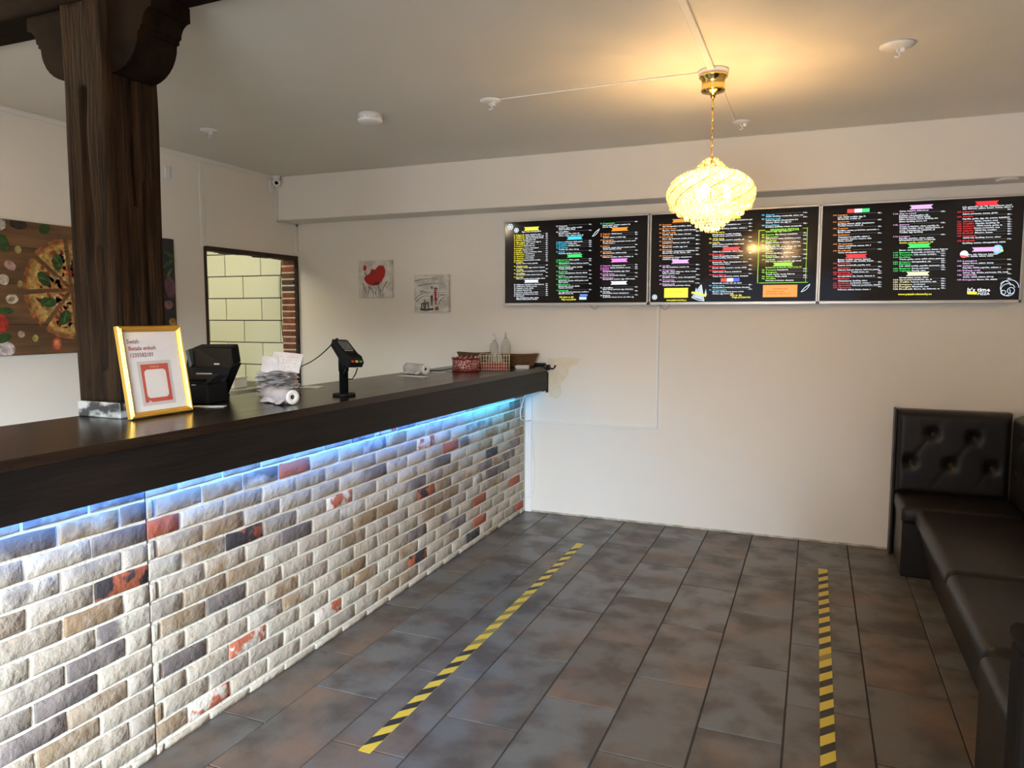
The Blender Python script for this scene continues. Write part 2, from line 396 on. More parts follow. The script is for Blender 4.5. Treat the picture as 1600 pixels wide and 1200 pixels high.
# LED strip under the overhang
M['led'] = mat('blue_led_tape', (.3, .5, 1), .5, emit=(.08, .32, 1.0), estr=125)
def led(y0, y1): return B().poly([(xf(y0) - .0505, y0, .986), (xf(y1) - .0505, y1, .986), (xf(y1) - .0505, y1, .998), (xf(y0) - .0505, y0, .998)])
put('led_strip', lc(led(.95, 4.2)), M['led'], ctr)
M['led2'] = mat('cyan_led_tape', (.3, .7, 1), .5, emit=(.05, .50, 1.0), estr=125)
put('led_strip', lc(led(4.2, 5.0)), M['led2'], ctr)
# brick slips, one object each
def bm_(n, c1, c2, sc=14, lo=.42, hi=.58, r=.08): return mat(n, c1, .82, col2=c2, scale=sc, detail=6, lo=lo, hi=hi, bump=.8, bscale=38, rnd=r)
BM = {'C': [bm_('brick_cream', (0.445, 0.380, 0.304), (0.339, 0.274, 0.211), 9, .35, .75), bm_('brick_ivory', (0.485, 0.432, 0.355), (0.388, 0.323, 0.251), 8, .35, .7), bm_('brick_sand', (0.372, 0.304, 0.230), (0.461, 0.396, 0.323), 10, .35, .65)],
      'T': [bm_('brick_tan', (0.267, 0.174, 0.097), (0.420, 0.348, 0.267), 9, .45, .62), bm_('brick_ochre', (0.234, 0.162, 0.097), (0.355, 0.283, 0.211), 12, .4, .65)],
      'G': [bm_('brick_greige', (0.274, 0.230, 0.190), (0.372, 0.315, 0.259), 12, .4, .65)],
      'D': [bm_('brick_slate', (0.137, 0.109, 0.101), (0.267, 0.218, 0.194), 9, .45, .75)],
      'B': [bm_('brick_blue_grey', (0.178, 0.170, 0.178), (0.339, 0.323, 0.323), 16, .42, .6)],
      'M': [bm_('brick_half_slate', (0.146, 0.117, 0.109), (0.485, 0.429, 0.355), 5, .44, .54)],
      'X': [bm_('brick_black', (0.037, 0.032, 0.037), (0.081, 0.069, 0.065), 20)],
      'R': [bm_('brick_red', (0.372, 0.093, 0.049), (0.307, 0.105, 0.069), 22, .4, .7)],
      'W': [bm_('brick_red_washed', (0.388, 0.105, 0.056), (0.566, 0.501, 0.429), 12, .47, .53)],
      'K': [bm_('brick_red_black', (0.339, 0.089, 0.040), (0.037, 0.028, 0.028), 9, .47, .51)]}
def brick_mesh(seed):
    r = random.Random(seed); b = B(); nu, nv = 5, 3; Lh, Hh = .0985, .030
    ys_ = [-Lh, -Lh + .005, -Lh * .33, Lh * .33, Lh - .005, Lh]; zs_ = [-Hh, -Hh + .0045, Hh - .0045, Hh]
    def P(i, j):
        e = i in (0, nu) or j in (0, nv)
        return Vector(((.0 if e else .0042) + r.uniform(-.0009, .0009), ys_[i] + r.uniform(-.0022, .0022), zs_[j] + r.uniform(-.0018, .0018)))
    V = [[b.bm.verts.new(P(i, j)) for j in range(nv + 1)] for i in range(nu + 1)]
    for i in range(nu):
        for j in range(nv): b.bm.faces.new((V[i][j], V[i + 1][j], V[i + 1][j + 1], V[i][j + 1])).smooth = True
    loop = [V[i][0] for i in range(nu + 1)] + [V[nu][j] for j in range(1, nv + 1)] + [V[i][nv] for i in range(nu - 1, -1, -1)] + [V[0][j] for j in range(nv - 1, 0, -1)]
    bk = [b.bm.verts.new((-.011, v.co.y, v.co.z)) for v in loop]
    for i in range(len(loop)): b.bm.faces.new((loop[i], bk[i], bk[(i + 1) % len(loop)], loop[(i + 1) % len(loop)]))
    return b.mesh('brick')
bmesh_cache = {}
SP = [('M',1.32,0.87),('B',1.42,0.93),('D',1.71,0.87),('B',1.73,0.92),('D',1.61,0.79),('G',1.71,0.79),('M',1.4,0.72),('K',1.67,0.65),('T',1.32,0.64),('M',1.66,0.5),('D',1.57,0.44),('D',1.45,0.35),('D',1.32,0.3),('T',1.46,0.21),('T',1.59,0.3),('R',1.8,0.79),('T',1.48,0.86),('G',1.56,0.71),('T',1.57,0.57),('G',1.38,0.42),('G',1.3,0.35),('T',1.77,0.14),('T',1.9,0.72),('T',2.1,0.71),('K',2.21,0.64),('T',2.1,0.56),('T',2.0,0.5),('D',2.11,0.43),('T',2.42,0.35),('M',2.34,0.27),('W',2.21,0.21),('D',1.91,0.28),('G',2.14,0.14),('W',1.99,0.07),('M',2.33,0.86),('R',2.51,0.86),('D',2.51,0.56),('G',1.91,0.86),('G',2.23,0.79),('G',2.3,0.72),('G',2.44,0.64),('T',2.0,0.64),('T',1.89,0.44),('W',2.84,0.64),('M',2.93,0.56),('D',3.15,0.71),('M',3.37,0.71),('W',3.24,0.92),('B',3.46,0.92),('B',3.05,0.92),('B',3.16,0.86),('T',2.47,0.35),('T',2.96,0.27),('T',3.05,0.21),('T',2.53,0.28),('W',2.73,0.14),('G',2.83,0.08),('G',2.88,0.78),('G',3.06,0.78),('G',3.48,0.79),('G',2.65,0.79),('G',2.75,0.71),('T',3.22,0.5),('T',3.04,0.5),('G',3.36,0.42),('T',2.96,0.42),('W',3.67,0.79),('R',3.98,0.71),('M',4.18,0.71),('B',4.26,0.79),('B',4.48,0.78),('K',3.65,0.5),('X',4.58,0.56),('T',3.97,0.58),('D',3.87,0.64),('T',3.86,0.5),('T',3.96,0.42),('T',3.86,0.36),('T',3.75,0.43),('T',3.65,0.36),('R',4.97,0.27),('R',4.37,0.28),('R',4.38,0.13),('X',4.29,0.06),('K',3.6,0.14),('D',3.56,0.28),('D',4.06,0.21),('M',3.97,0.27),('T',3.97,0.15),('D',4.81,0.42),('D',4.49,0.49),('D',4.59,0.42),('M',4.37,0.42),('M',4.9,0.34),('M',4.88,0.5),('T',4.68,0.49),('T',4.3,0.51),('T',4.53,0.63),('T',4.62,0.7),('T',4.79,0.71),('T',4.88,0.77),('T',5.08,0.63),('D',4.99,0.56),('R',5.09,0.07),('R',5.12,0.91),('D',5.13,0.84),('D',3.51,0.57),('G',4.27,0.57),('G',4.27,0.43)]
def near(y, z, a, q, zc):
    for t, sy, sz in SP:
        if a - .004 <= sy <= q + .004 and abs(sz - zc) < .034: return t
rb = random.Random(21); NB = 0
for n in range(0, 14):
    for (lo_, hi_, odd, even, L_) in ((1.13, 1.765, 1.353, 1.458, .21), (1.767, 5.205, 1.907, 2.01, .2085)):
        j0 = odd if n % 2 else even
        k = math.floor((lo_ - j0) / L_) 
        while True:
            a = j0 + L_ * k + .0055; q = j0 + L_ * (k + 1) - .0055; k += 1
            if a > hi_ - .02: break
            a2, q2 = max(a, lo_), min(q, hi_)
            if q2 - a2 < .025: continue
            zc = .0713 * n - .008 * (a2 - 1.7) / 3.4 + .003
            t = near(0, 0, a2, q2, .0713 * n)
            if t is None: t = rb.choices('CGT', (85, 10, 5))[0]
            hz_ = 1.0
            if n == 0: zc, hz_ = .015, .42
            mt = rb.choice(BM[t]); key = (mt.name, rb.randrange(3))
            if key not in bmesh_cache:
                me = brick_mesh(key[1] + 7); me.materials.append(mt); bmesh_cache[key] = me
            o = put('brick', bmesh_cache[key], None, ctr, Vector((FX - .0085, (a2 + q2) / 2, zc)) - CO); NB += 1
            o.scale = (1, (q2 - a2) / .198, hz_); o.rotation_euler = (rb.uniform(-.012, .012), 0, 0)
print('bricks', NB)
put('panel_joint', lc(B().b2((FX - .012, 1.7658, .01), (FX - .0075, 1.7670, .98))), M['grout'], ctr)
# white board and loose cables where the counter meets the wall
struct('trim_5', B().b2((-2.035, YB - .012, .0), (-1.985, YB, .955)), M['white'])
b = B(); b.tube([(-2.0, 5.20, .95), (-2.005, 5.12, .88), (-2.01, 5.07, .80), (-2.01, 5.08, .74), (-2.005, 5.16, .715), (-1.985, 5.230, .71)], .0045)
single('loose_cable', b, M['white'], 'white cable looping from under the counter end to the wall duct', 'cable')
b = B(); b.tube([(-1.985, 5.238, .93), (-1.984, 5.240, .72), (-1.975, 5.240, .60), (-1.963, 5.240, .40), (-1.962, 5.240, .22), (-1.975, 5.240, .14), (-2.0, 5.236, .115), (-2.02, 5.232, .115)], .005)
single('wall_cable', b, M['white'], 'white cable running down the wall beside the brick counter end', 'cable')
dc = thing('cable_duct', 'upright white cable duct running down from the menu screens', 'cable duct', (-1.04, YB - .001, .71))
put('upright', B().b2((-.004, -.016, 0), (.018, 0, .865), .002), M['white'], dc)
dc = thing('cable_duct', 'level white cable duct running left along the wall to the counter', 'cable duct', (-1.5, YB - .001, .71))
put('run', B().b2((-.485, -.016, -.014), (.478, 0, -.001), .002), M['white'], dc)

# ================================================================ MENU SCREENS
TXT=[('w',-2047,-1895,2127,'d'),('y',-2108,-2095,2105,'n'),('y',-2091,-2028,2105,'t'),('w',-2022,-1893,2105,'d'),('w',-1857,-1839,2108,'p'),('y',-2108,-2095,2093,'n'),('y',-2091,-2023,2093,'t'),('w',-2017,-1871,2093,'d'),('w',-1857,-1839,2096,'p'),('y',-2108,-2095,2081,'n'),('y',-2091,-2025,2081,'t'),('w',-2018,-1874,2081,'d'),('w',-1857,-1839,2084,'p'),('y',-2108,-2095,2067,'n'),('y',-2091,-2044,2067,'t'),('w',-2037,-1934,2067,'d'),('w',-1857,-1838,2070,'p'),('y',-2108,-2095,2052,'n'),('y',-2091,-2019,2052,'t'),('w',-2013,-1893,2052,'d'),('w',-1857,-1838,2055,'p'),('y',-2108,-2095,2038,'n'),('y',-2091,-2020,2038,'t'),('w',-2014,-1943,2038,'d'),('w',-1857,-1838,2041,'p'),('y',-2108,-2095,2024,'n'),('y',-2091,-2032,2024,'t'),('w',-2026,-1942,2024,'d'),('w',-1857,-1838,2027,'p'),('y',-2108,-2095,2008,'n'),('y',-2091,-2030,2008,'t'),('w',-2024,-1910,2008,'d'),('w',-1857,-1838,2011,'p'),('y',-2108,-2095,1994,'n'),('y',-2091,-2044,1994,'t'),('w',-2038,-1957,1994,'d'),('w',-1857,-1838,1997,'p'),('y',-2108,-2095,1979,'n'),('y',-2091,-2037,1979,'t'),('w',-2031,-1886,1979,'d'),('w',-1857,-1838,1982,'p'),('y',-2108,-2094,1965,'n'),('y',-2090,-2024,1965,'t'),('w',-2017,-1942,1965,'d'),('w',-1857,-1838,1968,'p'),('y',-2108,-2094,1950,'n'),('y',-2090,-2023,1950,'t'),('w',-2017,-1943,1950,'d'),('w',-1857,-1838,1953,'p'),('y',-2108,-2094,1935,'n'),('y',-2090,-2028,1935,'t'),('w',-2021,-1949,1935,'d'),('w',-1856,-1838,1938,'p'),('y',-2108,-2094,1920,'n'),('y',-2090,-2044,1920,'t'),('w',-2038,-1897,1920,'d'),('w',-1856,-1838,1923,'p'),('y',-2108,-2094,1907,'n'),('y',-2090,-2034,1907,'t'),('w',-1856,-1838,1910,'p'),('w',-2090,-1919,1895,'d'),('y',-2108,-2094,1876,'n'),('y',-2090,-1999,1876,'t'),('w',-1856,-1837,1879,'p'),('w',-2090,-1864,1865,'d'),('y',-2108,-2094,1849,'n'),('y',-2090,-2031,1849,'t'),('w',-1856,-1837,1852,'p'),('w',-2090,-1857,1838,'d'),('y',-2108,-2094,1822,'n'),('y',-2090,-2019,1822,'t'),('w',-1856,-1837,1825,'p'),('w',-2090,-1880,1812,'d'),('y',-2108,-2094,1795,'n'),('y',-2090,-2034,1795,'t'),('w',-1856,-1837,1798,'p'),('w',-2090,-1858,1783,'d'),('w',-2108,-2094,1739,'n'),('w',-2090,-2025,1739,'t'),('w',-2019,-1870,1739,'d'),('w',-1856,-1837,1742,'p'),('w',-2108,-2094,1726,'n'),('w',-2090,-2020,1726,'t'),('w',-2013,-1925,1726,'d'),('w',-1855,-1837,1729,'p'),('w',-2108,-2094,1712,'n'),('w',-2090,-2034,1712,'t'),('w',-2028,-1951,1712,'d'),('w',-1855,-1837,1715,'p'),('w',-2108,-2094,1698,'n'),('w',-2090,-2040,1698,'t'),('w',-2034,-1966,1698,'d'),('w',-1855,-1837,1701,'p'),('w',-2108,-2094,1683,'n'),('w',-2090,-2035,1683,'t'),('w',-2029,-1913,1683,'d'),('w',-1855,-1836,1686,'p'),('w',-2108,-2094,1669,'n'),('w',-2090,-2044,1669,'t'),('w',-2037,-1914,1669,'d'),('w',-1855,-1836,1672,'p'),('w',-2108,-2094,1655,'n'),('w',-2090,-2028,1655,'t'),('w',-1855,-1836,1658,'p'),('w',-2090,-1910,1641,'d'),('w',-2090,-1920,1630,'d'),('w',-1776,-1761,2156,'n'),('w',-1757,-1690,2156,'t'),('w',-1529,-1508,2159,'p'),('w',-1757,-1579,2142,'d'),('w',-1757,-1630,2131,'d'),('w',-1776,-1761,2114,'n'),('w',-1757,-1679,2114,'t'),('w',-1529,-1507,2117,'p'),('w',-1757,-1600,2101,'d'),('w',-1757,-1570,2087,'d'),('c',-1775,-1761,2041,'n'),('c',-1757,-1710,2041,'t'),('w',-1704,-1575,2041,'d'),('w',-1528,-1506,2044,'p'),('c',-1775,-1761,2028,'n'),('c',-1757,-1688,2028,'t'),('w',-1682,-1620,2028,'d'),('w',-1528,-1506,2031,'p'),('c',-1775,-1761,2014,'n'),('c',-1757,-1689,2014,'t'),('w',-1683,-1590,2014,'d'),('w',-1528,-1506,2017,'p'),('c',-1775,-1760,2000,'n'),('c',-1756,-1684,2000,'t'),('w',-1527,-1506,2003,'p'),('w',-1756,-1603,1987,'d'),('c',-1775,-1760,1971,'n'),('c',-1756,-1708,1971,'t'),('w',-1527,-1506,1974,'p'),('w',-1756,-1589,1959,'d'),('g',-1774,-1760,1912,'n'),('g',-1756,-1684,1912,'t'),('w',-1678,-1599,1912,'d'),('w',-1527,-1505,1915,'p'),('g',-1774,-1760,1898,'n'),('g',-1756,-1675,1898,'t'),('w',-1526,-1505,1901,'p'),('w',-1756,-1526,1886,'d'),('g',-1774,-1760,1870,'n'),('g',-1756,-1666,1870,'t'),('w',-1526,-1505,1873,'p'),('w',-1756,-1574,1859,'d'),('w',-1755,-1643,1847,'d'),('g',-1774,-1759,1829,'n'),('g',-1755,-1685,1829,'t'),('w',-1526,-1504,1832,'p'),('w',-1755,-1538,1817,'d'),('g',-1774,-1759,1801,'n'),('g',-1755,-1704,1801,'t'),('w',-1525,-1504,1804,'p'),('w',-1755,-1540,1789,'d'),('g',-1774,-1759,1774,'n'),('g',-1755,-1672,1774,'t'),('w',-1525,-1504,1777,'p'),('w',-1755,-1531,1762,'d'),('w',-1755,-1681,1750,'d'),('g',-1773,-1759,1734,'n'),('g',-1755,-1665,1734,'t'),('w',-1525,-1503,1737,'p'),('w',-1755,-1594,1722,'d'),('w',-1755,-1644,1710,'d'),('g',-1773,-1758,1692,'n'),('g',-1754,-1680,1692,'t'),('w',-1524,-1503,1695,'p'),('w',-1754,-1525,1680,'d'),('w',-1754,-1643,1668,'d'),('g',-1444,-1431,2160,'n'),('g',-1427,-1338,2160,'t'),('w',-1195,-1174,2163,'p'),('w',-1426,-1228,2147,'d'),('w',-1426,-1319,2135,'d'),('o',-1443,-1430,2086,'n'),('o',-1426,-1371,2086,'t'),('w',-1365,-1287,2086,'d'),('w',-1194,-1173,2089,'p'),('o',-1443,-1429,2072,'n'),('o',-1425,-1376,2072,'t'),('w',-1193,-1173,2075,'p'),('w',-1425,-1260,2061,'d'),('o',-1443,-1429,2043,'n'),('o',-1425,-1347,2043,'t'),('w',-1193,-1173,2046,'p'),('w',-1425,-1189,2032,'d'),('w',-1425,-1336,2020,'d'),('o',-1442,-1429,2001,'n'),('o',-1425,-1376,2001,'t'),('w',-1192,-1172,2004,'p'),('w',-1424,-1189,1989,'d'),('w',-1424,-1290,1979,'d'),('o',-1442,-1428,1962,'n'),('o',-1424,-1359,1962,'t'),('w',-1192,-1171,1965,'p'),('w',-1424,-1251,1951,'d'),('o',-1441,-1428,1934,'n'),('o',-1424,-1350,1934,'t'),('w',-1191,-1171,1937,'p'),('w',-1424,-1202,1923,'d'),('m',-1441,-1427,1862,'n'),('m',-1423,-1364,1862,'t'),('w',-1358,-1258,1862,'d'),('w',-1190,-1170,1865,'p'),('m',-1440,-1427,1847,'n'),('m',-1423,-1375,1847,'t'),('w',-1369,-1224,1847,'d'),('w',-1190,-1169,1850,'p'),('m',-1440,-1427,1834,'n'),('m',-1423,-1375,1834,'t'),('w',-1190,-1169,1837,'p'),('w',-1422,-1228,1822,'d'),('m',-1440,-1426,1805,'n'),('m',-1422,-1337,1805,'t'),('w',-1189,-1169,1808,'p'),('w',-1422,-1257,1794,'d'),('m',-1440,-1426,1778,'n'),('m',-1422,-1342,1778,'t'),('w',-1189,-1168,1781,'p'),('w',-1422,-1189,1767,'d'),('w',-1439,-1425,1706,'n'),('w',-1421,-1345,1706,'t'),('w',-1188,-1167,1709,'p'),('w',-1421,-1201,1695,'d'),('w',-1438,-1425,1679,'n'),('w',-1421,-1369,1679,'t'),('w',-1187,-1167,1682,'p'),('w',-1421,-1230,1668,'d'),('w',-1438,-1424,1651,'n'),('w',-1420,-1367,1651,'t'),('w',-1187,-1166,1654,'p'),('w',-1420,-1196,1640,'d'),('o',-1025,-1006,2131,'n'),('o',-1002,-941,2131,'t'),('w',-778,-749,2134,'p'),('w',-1001,-807,2119,'d'),('o',-1024,-1005,2104,'n'),('o',-1001,-907,2104,'t'),('w',-777,-749,2107,'p'),('w',-1001,-773,2091,'d'),('o',-1024,-1005,2076,'n'),('o',-1001,-908,2076,'t'),('w',-776,-748,2079,'p'),('w',-1000,-806,2064,'d'),('o',-1023,-1004,2048,'n'),('o',-1000,-930,2048,'t'),('w',-776,-747,2051,'p'),('w',-1000,-782,2035,'d'),('o',-1023,-1004,2019,'n'),('o',-1000,-930,2019,'t'),('w',-775,-747,2022,'p'),('w',-999,-818,2007,'d'),('o',-1022,-1003,1991,'n'),('o',-999,-933,1991,'t'),('w',-775,-746,1994,'p'),('w',-999,-830,1979,'d'),('o',-1022,-1002,1962,'n'),('o',-998,-933,1962,'t'),('w',-774,-746,1965,'p'),('w',-998,-758,1950,'d'),('w',-998,-808,1938,'d'),('o',-1021,-1002,1920,'n'),('o',-998,-921,1920,'t'),('w',-773,-745,1923,'p'),('w',-997,-798,1908,'d'),('w',-997,-884,1896,'d'),('l',-1020,-1000,1851,'n'),('l',-996,-945,1851,'t'),('w',-771,-743,1854,'p'),('w',-996,-816,1841,'d'),('l',-1019,-1000,1822,'n'),('l',-996,-912,1822,'t'),('w',-771,-742,1825,'p'),('w',-996,-765,1810,'d'),('w',-995,-879,1798,'d'),('l',-1018,-999,1782,'n'),('l',-995,-911,1782,'t'),('w',-770,-741,1785,'p'),('w',-995,-772,1771,'d'),('l',-1018,-998,1754,'n'),('l',-994,-914,1754,'t'),('w',-769,-741,1757,'p'),('w',-994,-781,1743,'d'),('l',-1017,-998,1726,'n'),('l',-994,-911,1726,'t'),('w',-769,-740,1729,'p'),('w',-994,-806,1716,'d'),('w',-667,-410,2141,'d'),('y',-689,-670,2112,'n'),('y',-666,-585,2112,'t'),('w',-434,-411,2115,'p'),('w',-667,-485,2113,'d'),('y',-688,-670,2092,'n'),('y',-666,-595,2092,'t'),('w',-433,-410,2095,'p'),('w',-666,-443,2088,'d'),('y',-687,-669,2066,'n'),('y',-665,-585,2066,'t'),('w',-433,-409,2069,'p'),('w',-665,-482,2052,'d'),('w',-665,-475,2040,'d'),('y',-686,-668,2023,'n'),('y',-664,-586,2023,'t'),('w',-432,-408,2026,'p'),('w',-664,-457,2013,'d'),('y',-686,-668,1996,'n'),('y',-664,-615,1996,'t'),('w',-431,-407,1999,'p'),('w',-663,-459,1985,'d'),('w',-663,-560,1972,'d'),('w',-662,-465,1936,'d'),('R',-684,-666,1919,'n'),('R',-662,-582,1919,'t'),('w',-429,-405,1922,'p'),('w',-661,-464,1907,'d'),('w',-661,-487,1895,'d'),('R',-683,-665,1878,'n'),('R',-661,-582,1878,'t'),('w',-428,-404,1881,'p'),('w',-660,-434,1866,'d'),('w',-660,-545,1854,'d'),('R',-682,-664,1838,'n'),('R',-660,-581,1838,'t'),('w',-426,-403,1841,'p'),('w',-660,-438,1828,'d'),('R',-681,-663,1811,'n'),('R',-659,-572,1811,'t'),('w',-426,-402,1814,'p'),('w',-659,-471,1801,'d'),('R',-681,-662,1783,'n'),('R',-658,-570,1783,'t'),('w',-425,-401,1786,'p'),('w',-658,-426,1772,'d'),('w',-657,-467,1726,'d'),('c',-679,-661,1710,'n'),('c',-657,-576,1710,'t'),('w',-423,-399,1713,'p'),('w',-656,-414,1697,'d'),('c',-678,-660,1681,'n'),('c',-656,-562,1681,'t'),('w',-422,-399,1684,'p'),('w',-656,-453,1669,'d'),('w',-655,-517,1656,'d'),('c',-353,-332,2165,'n'),('c',-328,-273,2165,'t'),('w',-99,-74,2168,'p'),('w',-328,-99,2154,'d'),('c',-352,-332,2138,'n'),('c',-328,-235,2138,'t'),('w',-98,-73,2141,'p'),('w',-327,-129,2127,'d'),('w',-327,-169,2114,'d'),('c',-351,-330,2097,'n'),('c',-326,-244,2097,'t'),('w',-97,-72,2100,'p'),('w',-326,-106,2086,'d'),('e',-349,-329,2036,'n'),('e',-325,-272,2036,'t'),('w',-266,-129,2036,'d'),('w',-95,-70,2039,'p'),('e',-349,-328,2021,'n'),('e',-324,-249,2021,'t'),('w',-94,-69,2024,'p'),('w',-324,-109,2010,'d'),('e',-348,-327,1996,'n'),('e',-323,-255,1996,'t'),('w',-94,-69,1999,'p'),('w',-323,-111,1985,'d'),('e',-347,-327,1969,'n'),('e',-323,-238,1969,'t'),('w',-93,-68,1972,'p'),('w',-322,-109,1958,'d'),('w',-322,-159,1945,'d'),('e',-346,-325,1929,'n'),('e',-321,-272,1929,'t'),('w',-91,-66,1932,'p'),('w',-321,-149,1916,'d'),('e',-345,-325,1900,'n'),('e',-321,-252,1900,'t'),('w',-90,-65,1903,'p'),('w',-320,-106,1890,'d'),('e',-344,-324,1874,'n'),('e',-320,-261,1874,'t'),('w',-89,-65,1877,'p'),('w',-319,-102,1863,'d'),('e',-318,-97,1823,'d'),('e',-342,-322,1807,'n'),('e',-318,-252,1807,'t'),('w',-246,-179,1807,'d'),('w',-87,-62,1810,'p'),('e',-342,-321,1792,'n'),('e',-317,-247,1792,'t'),('w',-87,-62,1795,'p'),('w',-317,-139,1779,'d'),('e',-341,-320,1765,'n'),('e',-316,-267,1765,'t'),('w',-261,-185,1765,'d'),('w',-86,-61,1768,'p'),('e',-341,-320,1751,'n'),('e',-316,-253,1751,'t'),('w',-85,-60,1754,'p'),('w',-316,-141,1738,'d'),('e',-298,-120,2065,'V'),('e',-325,-167,2056,'d'),('o',79,102,2141,'n'),('o',106,162,2141,'t'),('w',333,356,2144,'p'),('w',106,266,2128,'d'),('w',107,236,2116,'d'),('o',80,103,2099,'n'),('o',107,173,2099,'t'),('w',335,357,2102,'p'),('w',108,317,2086,'d'),('w',108,253,2074,'d'),('o',82,105,2058,'n'),('o',109,168,2058,'t'),('w',337,359,2061,'p'),('w',109,343,2044,'d'),('w',110,181,2033,'d'),('o',83,106,2017,'n'),('o',110,177,2017,'t'),('w',338,361,2020,'p'),('w',111,292,2003,'d'),('w',111,303,1990,'d'),('w',112,197,1979,'d'),('o',86,109,1960,'n'),('o',113,199,1960,'t'),('w',341,363,1963,'p'),('w',113,302,1947,'d'),('w',113,189,1934,'d'),('o',87,110,1918,'n'),('o',114,191,1918,'t'),('w',342,365,1921,'p'),('w',115,280,1906,'d'),('w',116,304,1862,'d'),('w',117,320,1851,'d'),('R',90,113,1839,'n'),('R',117,190,1839,'t'),('w',346,368,1842,'p'),('w',118,304,1826,'d'),('R',91,114,1810,'n'),('R',118,193,1810,'t'),('w',347,369,1813,'p'),('w',119,357,1797,'d'),('R',92,115,1783,'n'),('R',119,189,1783,'t'),('w',196,297,1783,'d'),('w',348,370,1786,'p'),('R',93,116,1770,'n'),('R',120,206,1770,'t'),('w',348,371,1773,'p'),('w',120,332,1757,'d'),('R',94,117,1742,'n'),('R',121,186,1742,'t'),('w',349,372,1745,'p'),('w',121,291,1728,'d'),('R',95,118,1714,'n'),('R',122,186,1714,'t'),('w',192,308,1714,'d'),('w',351,373,1717,'p'),('R',95,118,1700,'n'),('R',122,196,1700,'t'),('w',203,355,1700,'d'),('w',351,373,1703,'p'),('R',96,119,1686,'n'),('R',123,199,1686,'t'),('w',352,374,1689,'p'),('w',123,311,1673,'d'),('w',452,611,2147,'d'),('l',420,449,2132,'n'),('l',453,544,2132,'t'),('w',677,701,2135,'p'),('w',453,612,2119,'d'),('w',453,622,2108,'d'),('w',454,662,2097,'d'),('w',455,605,2084,'d'),('l',423,451,2065,'n'),('l',455,510,2065,'t'),('w',680,704,2068,'p'),('w',456,670,2053,'d'),('w',456,693,2041,'d'),('w',457,649,2029,'d'),('w',457,585,2018,'d'),('l',426,454,1994,'n'),('l',458,518,1994,'t'),('w',683,708,1997,'p'),('w',459,644,1981,'d'),('w',459,655,1970,'d'),('y',460,643,1955,'d'),('w',462,723,1910,'d'),('g',430,459,1895,'n'),('g',463,522,1895,'t'),('w',528,683,1895,'d'),('w',688,712,1898,'p'),('g',430,459,1881,'n'),('g',463,537,1881,'t'),('w',544,664,1881,'d'),('w',688,713,1884,'p'),('g',431,460,1867,'n'),('g',464,525,1867,'t'),('w',689,713,1870,'p'),('w',464,709,1854,'d'),('g',432,461,1838,'n'),('g',465,527,1838,'t'),('w',534,637,1838,'d'),('w',690,715,1841,'p'),('g',433,462,1826,'n'),('g',466,529,1826,'t'),('w',691,715,1829,'p'),('w',466,711,1813,'d'),('g',434,463,1798,'n'),('g',467,529,1798,'t'),('w',536,627,1798,'d'),('w',692,717,1801,'p'),('g',435,463,1784,'n'),('g',467,529,1784,'t'),('w',536,611,1784,'d'),('w',693,717,1787,'p'),('w',469,629,1742,'d'),('k',437,466,1729,'n'),('k',470,536,1729,'t'),('w',542,648,1729,'d'),('w',695,720,1732,'p'),('k',437,466,1715,'n'),('k',470,527,1715,'t'),('w',534,672,1715,'d'),('w',696,720,1718,'p'),('k',438,467,1700,'n'),('k',471,543,1700,'t'),('w',549,614,1700,'d'),('w',697,721,1703,'p'),('k',439,468,1686,'n'),('k',472,535,1686,'t'),('w',542,631,1686,'d'),('w',697,722,1689,'p'),('k',439,468,1672,'n'),('k',472,547,1672,'t'),('w',553,691,1672,'d'),('w',698,722,1675,'p'),('w',789,1037,2154,'d'),('w',790,1045,2143,'d'),('R',763,787,2126,'n'),('R',791,849,2126,'t'),('w',1017,1039,2129,'p'),('w',791,970,2113,'d'),('R',764,788,2098,'n'),('R',792,847,2098,'t'),('w',1019,1041,2101,'p'),('w',793,1032,2084,'d'),('R',766,789,2069,'n'),('R',793,849,2069,'t'),('w',855,974,2069,'d'),('w',1020,1042,2072,'p'),('R',766,790,2055,'n'),('R',794,854,2055,'t'),('w',861,983,2055,'d'),('w',1021,1043,2058,'p'),('R',767,791,2041,'n'),('R',795,859,2041,'t'),('w',865,996,2041,'d'),('w',1022,1043,2044,'p'),('R',768,791,2028,'n'),('R',795,846,2028,'t'),('w',852,985,2028,'d'),('w',1022,1044,2031,'p'),('R',768,792,2014,'n'),('R',796,852,2014,'t'),('w',858,970,2014,'d'),('w',1023,1045,2017,'p'),('R',769,793,2000,'n'),('R',797,853,2000,'t'),('w',860,950,2000,'d'),('w',1024,1045,2003,'p'),('R',770,793,1984,'n'),('R',797,870,1984,'t'),('w',1025,1046,1987,'p'),('w',798,994,1972,'d'),('R',771,795,1955,'n'),('R',799,863,1955,'t'),('w',1026,1048,1958,'p'),('w',799,1019,1941,'d'),('w',803,983,1872,'d'),('w',803,960,1862,'d'),('l',777,801,1835,'n'),('l',805,880,1835,'t'),('w',1032,1054,1838,'p'),('w',805,965,1821,'d'),('l',778,802,1806,'n'),('l',806,866,1806,'t'),('w',1034,1055,1809,'p'),('w',807,1002,1794,'d'),('l',780,803,1778,'n'),('l',807,898,1778,'t'),('w',1035,1057,1781,'p'),('w',808,1040,1765,'d'),('l',781,805,1752,'n'),('l',809,882,1752,'t'),('w',1036,1058,1755,'p'),('w',809,968,1739,'d'),('l',782,806,1723,'n'),('l',810,879,1723,'t'),('w',885,988,1723,'d'),('w',1038,1060,1726,'p')]
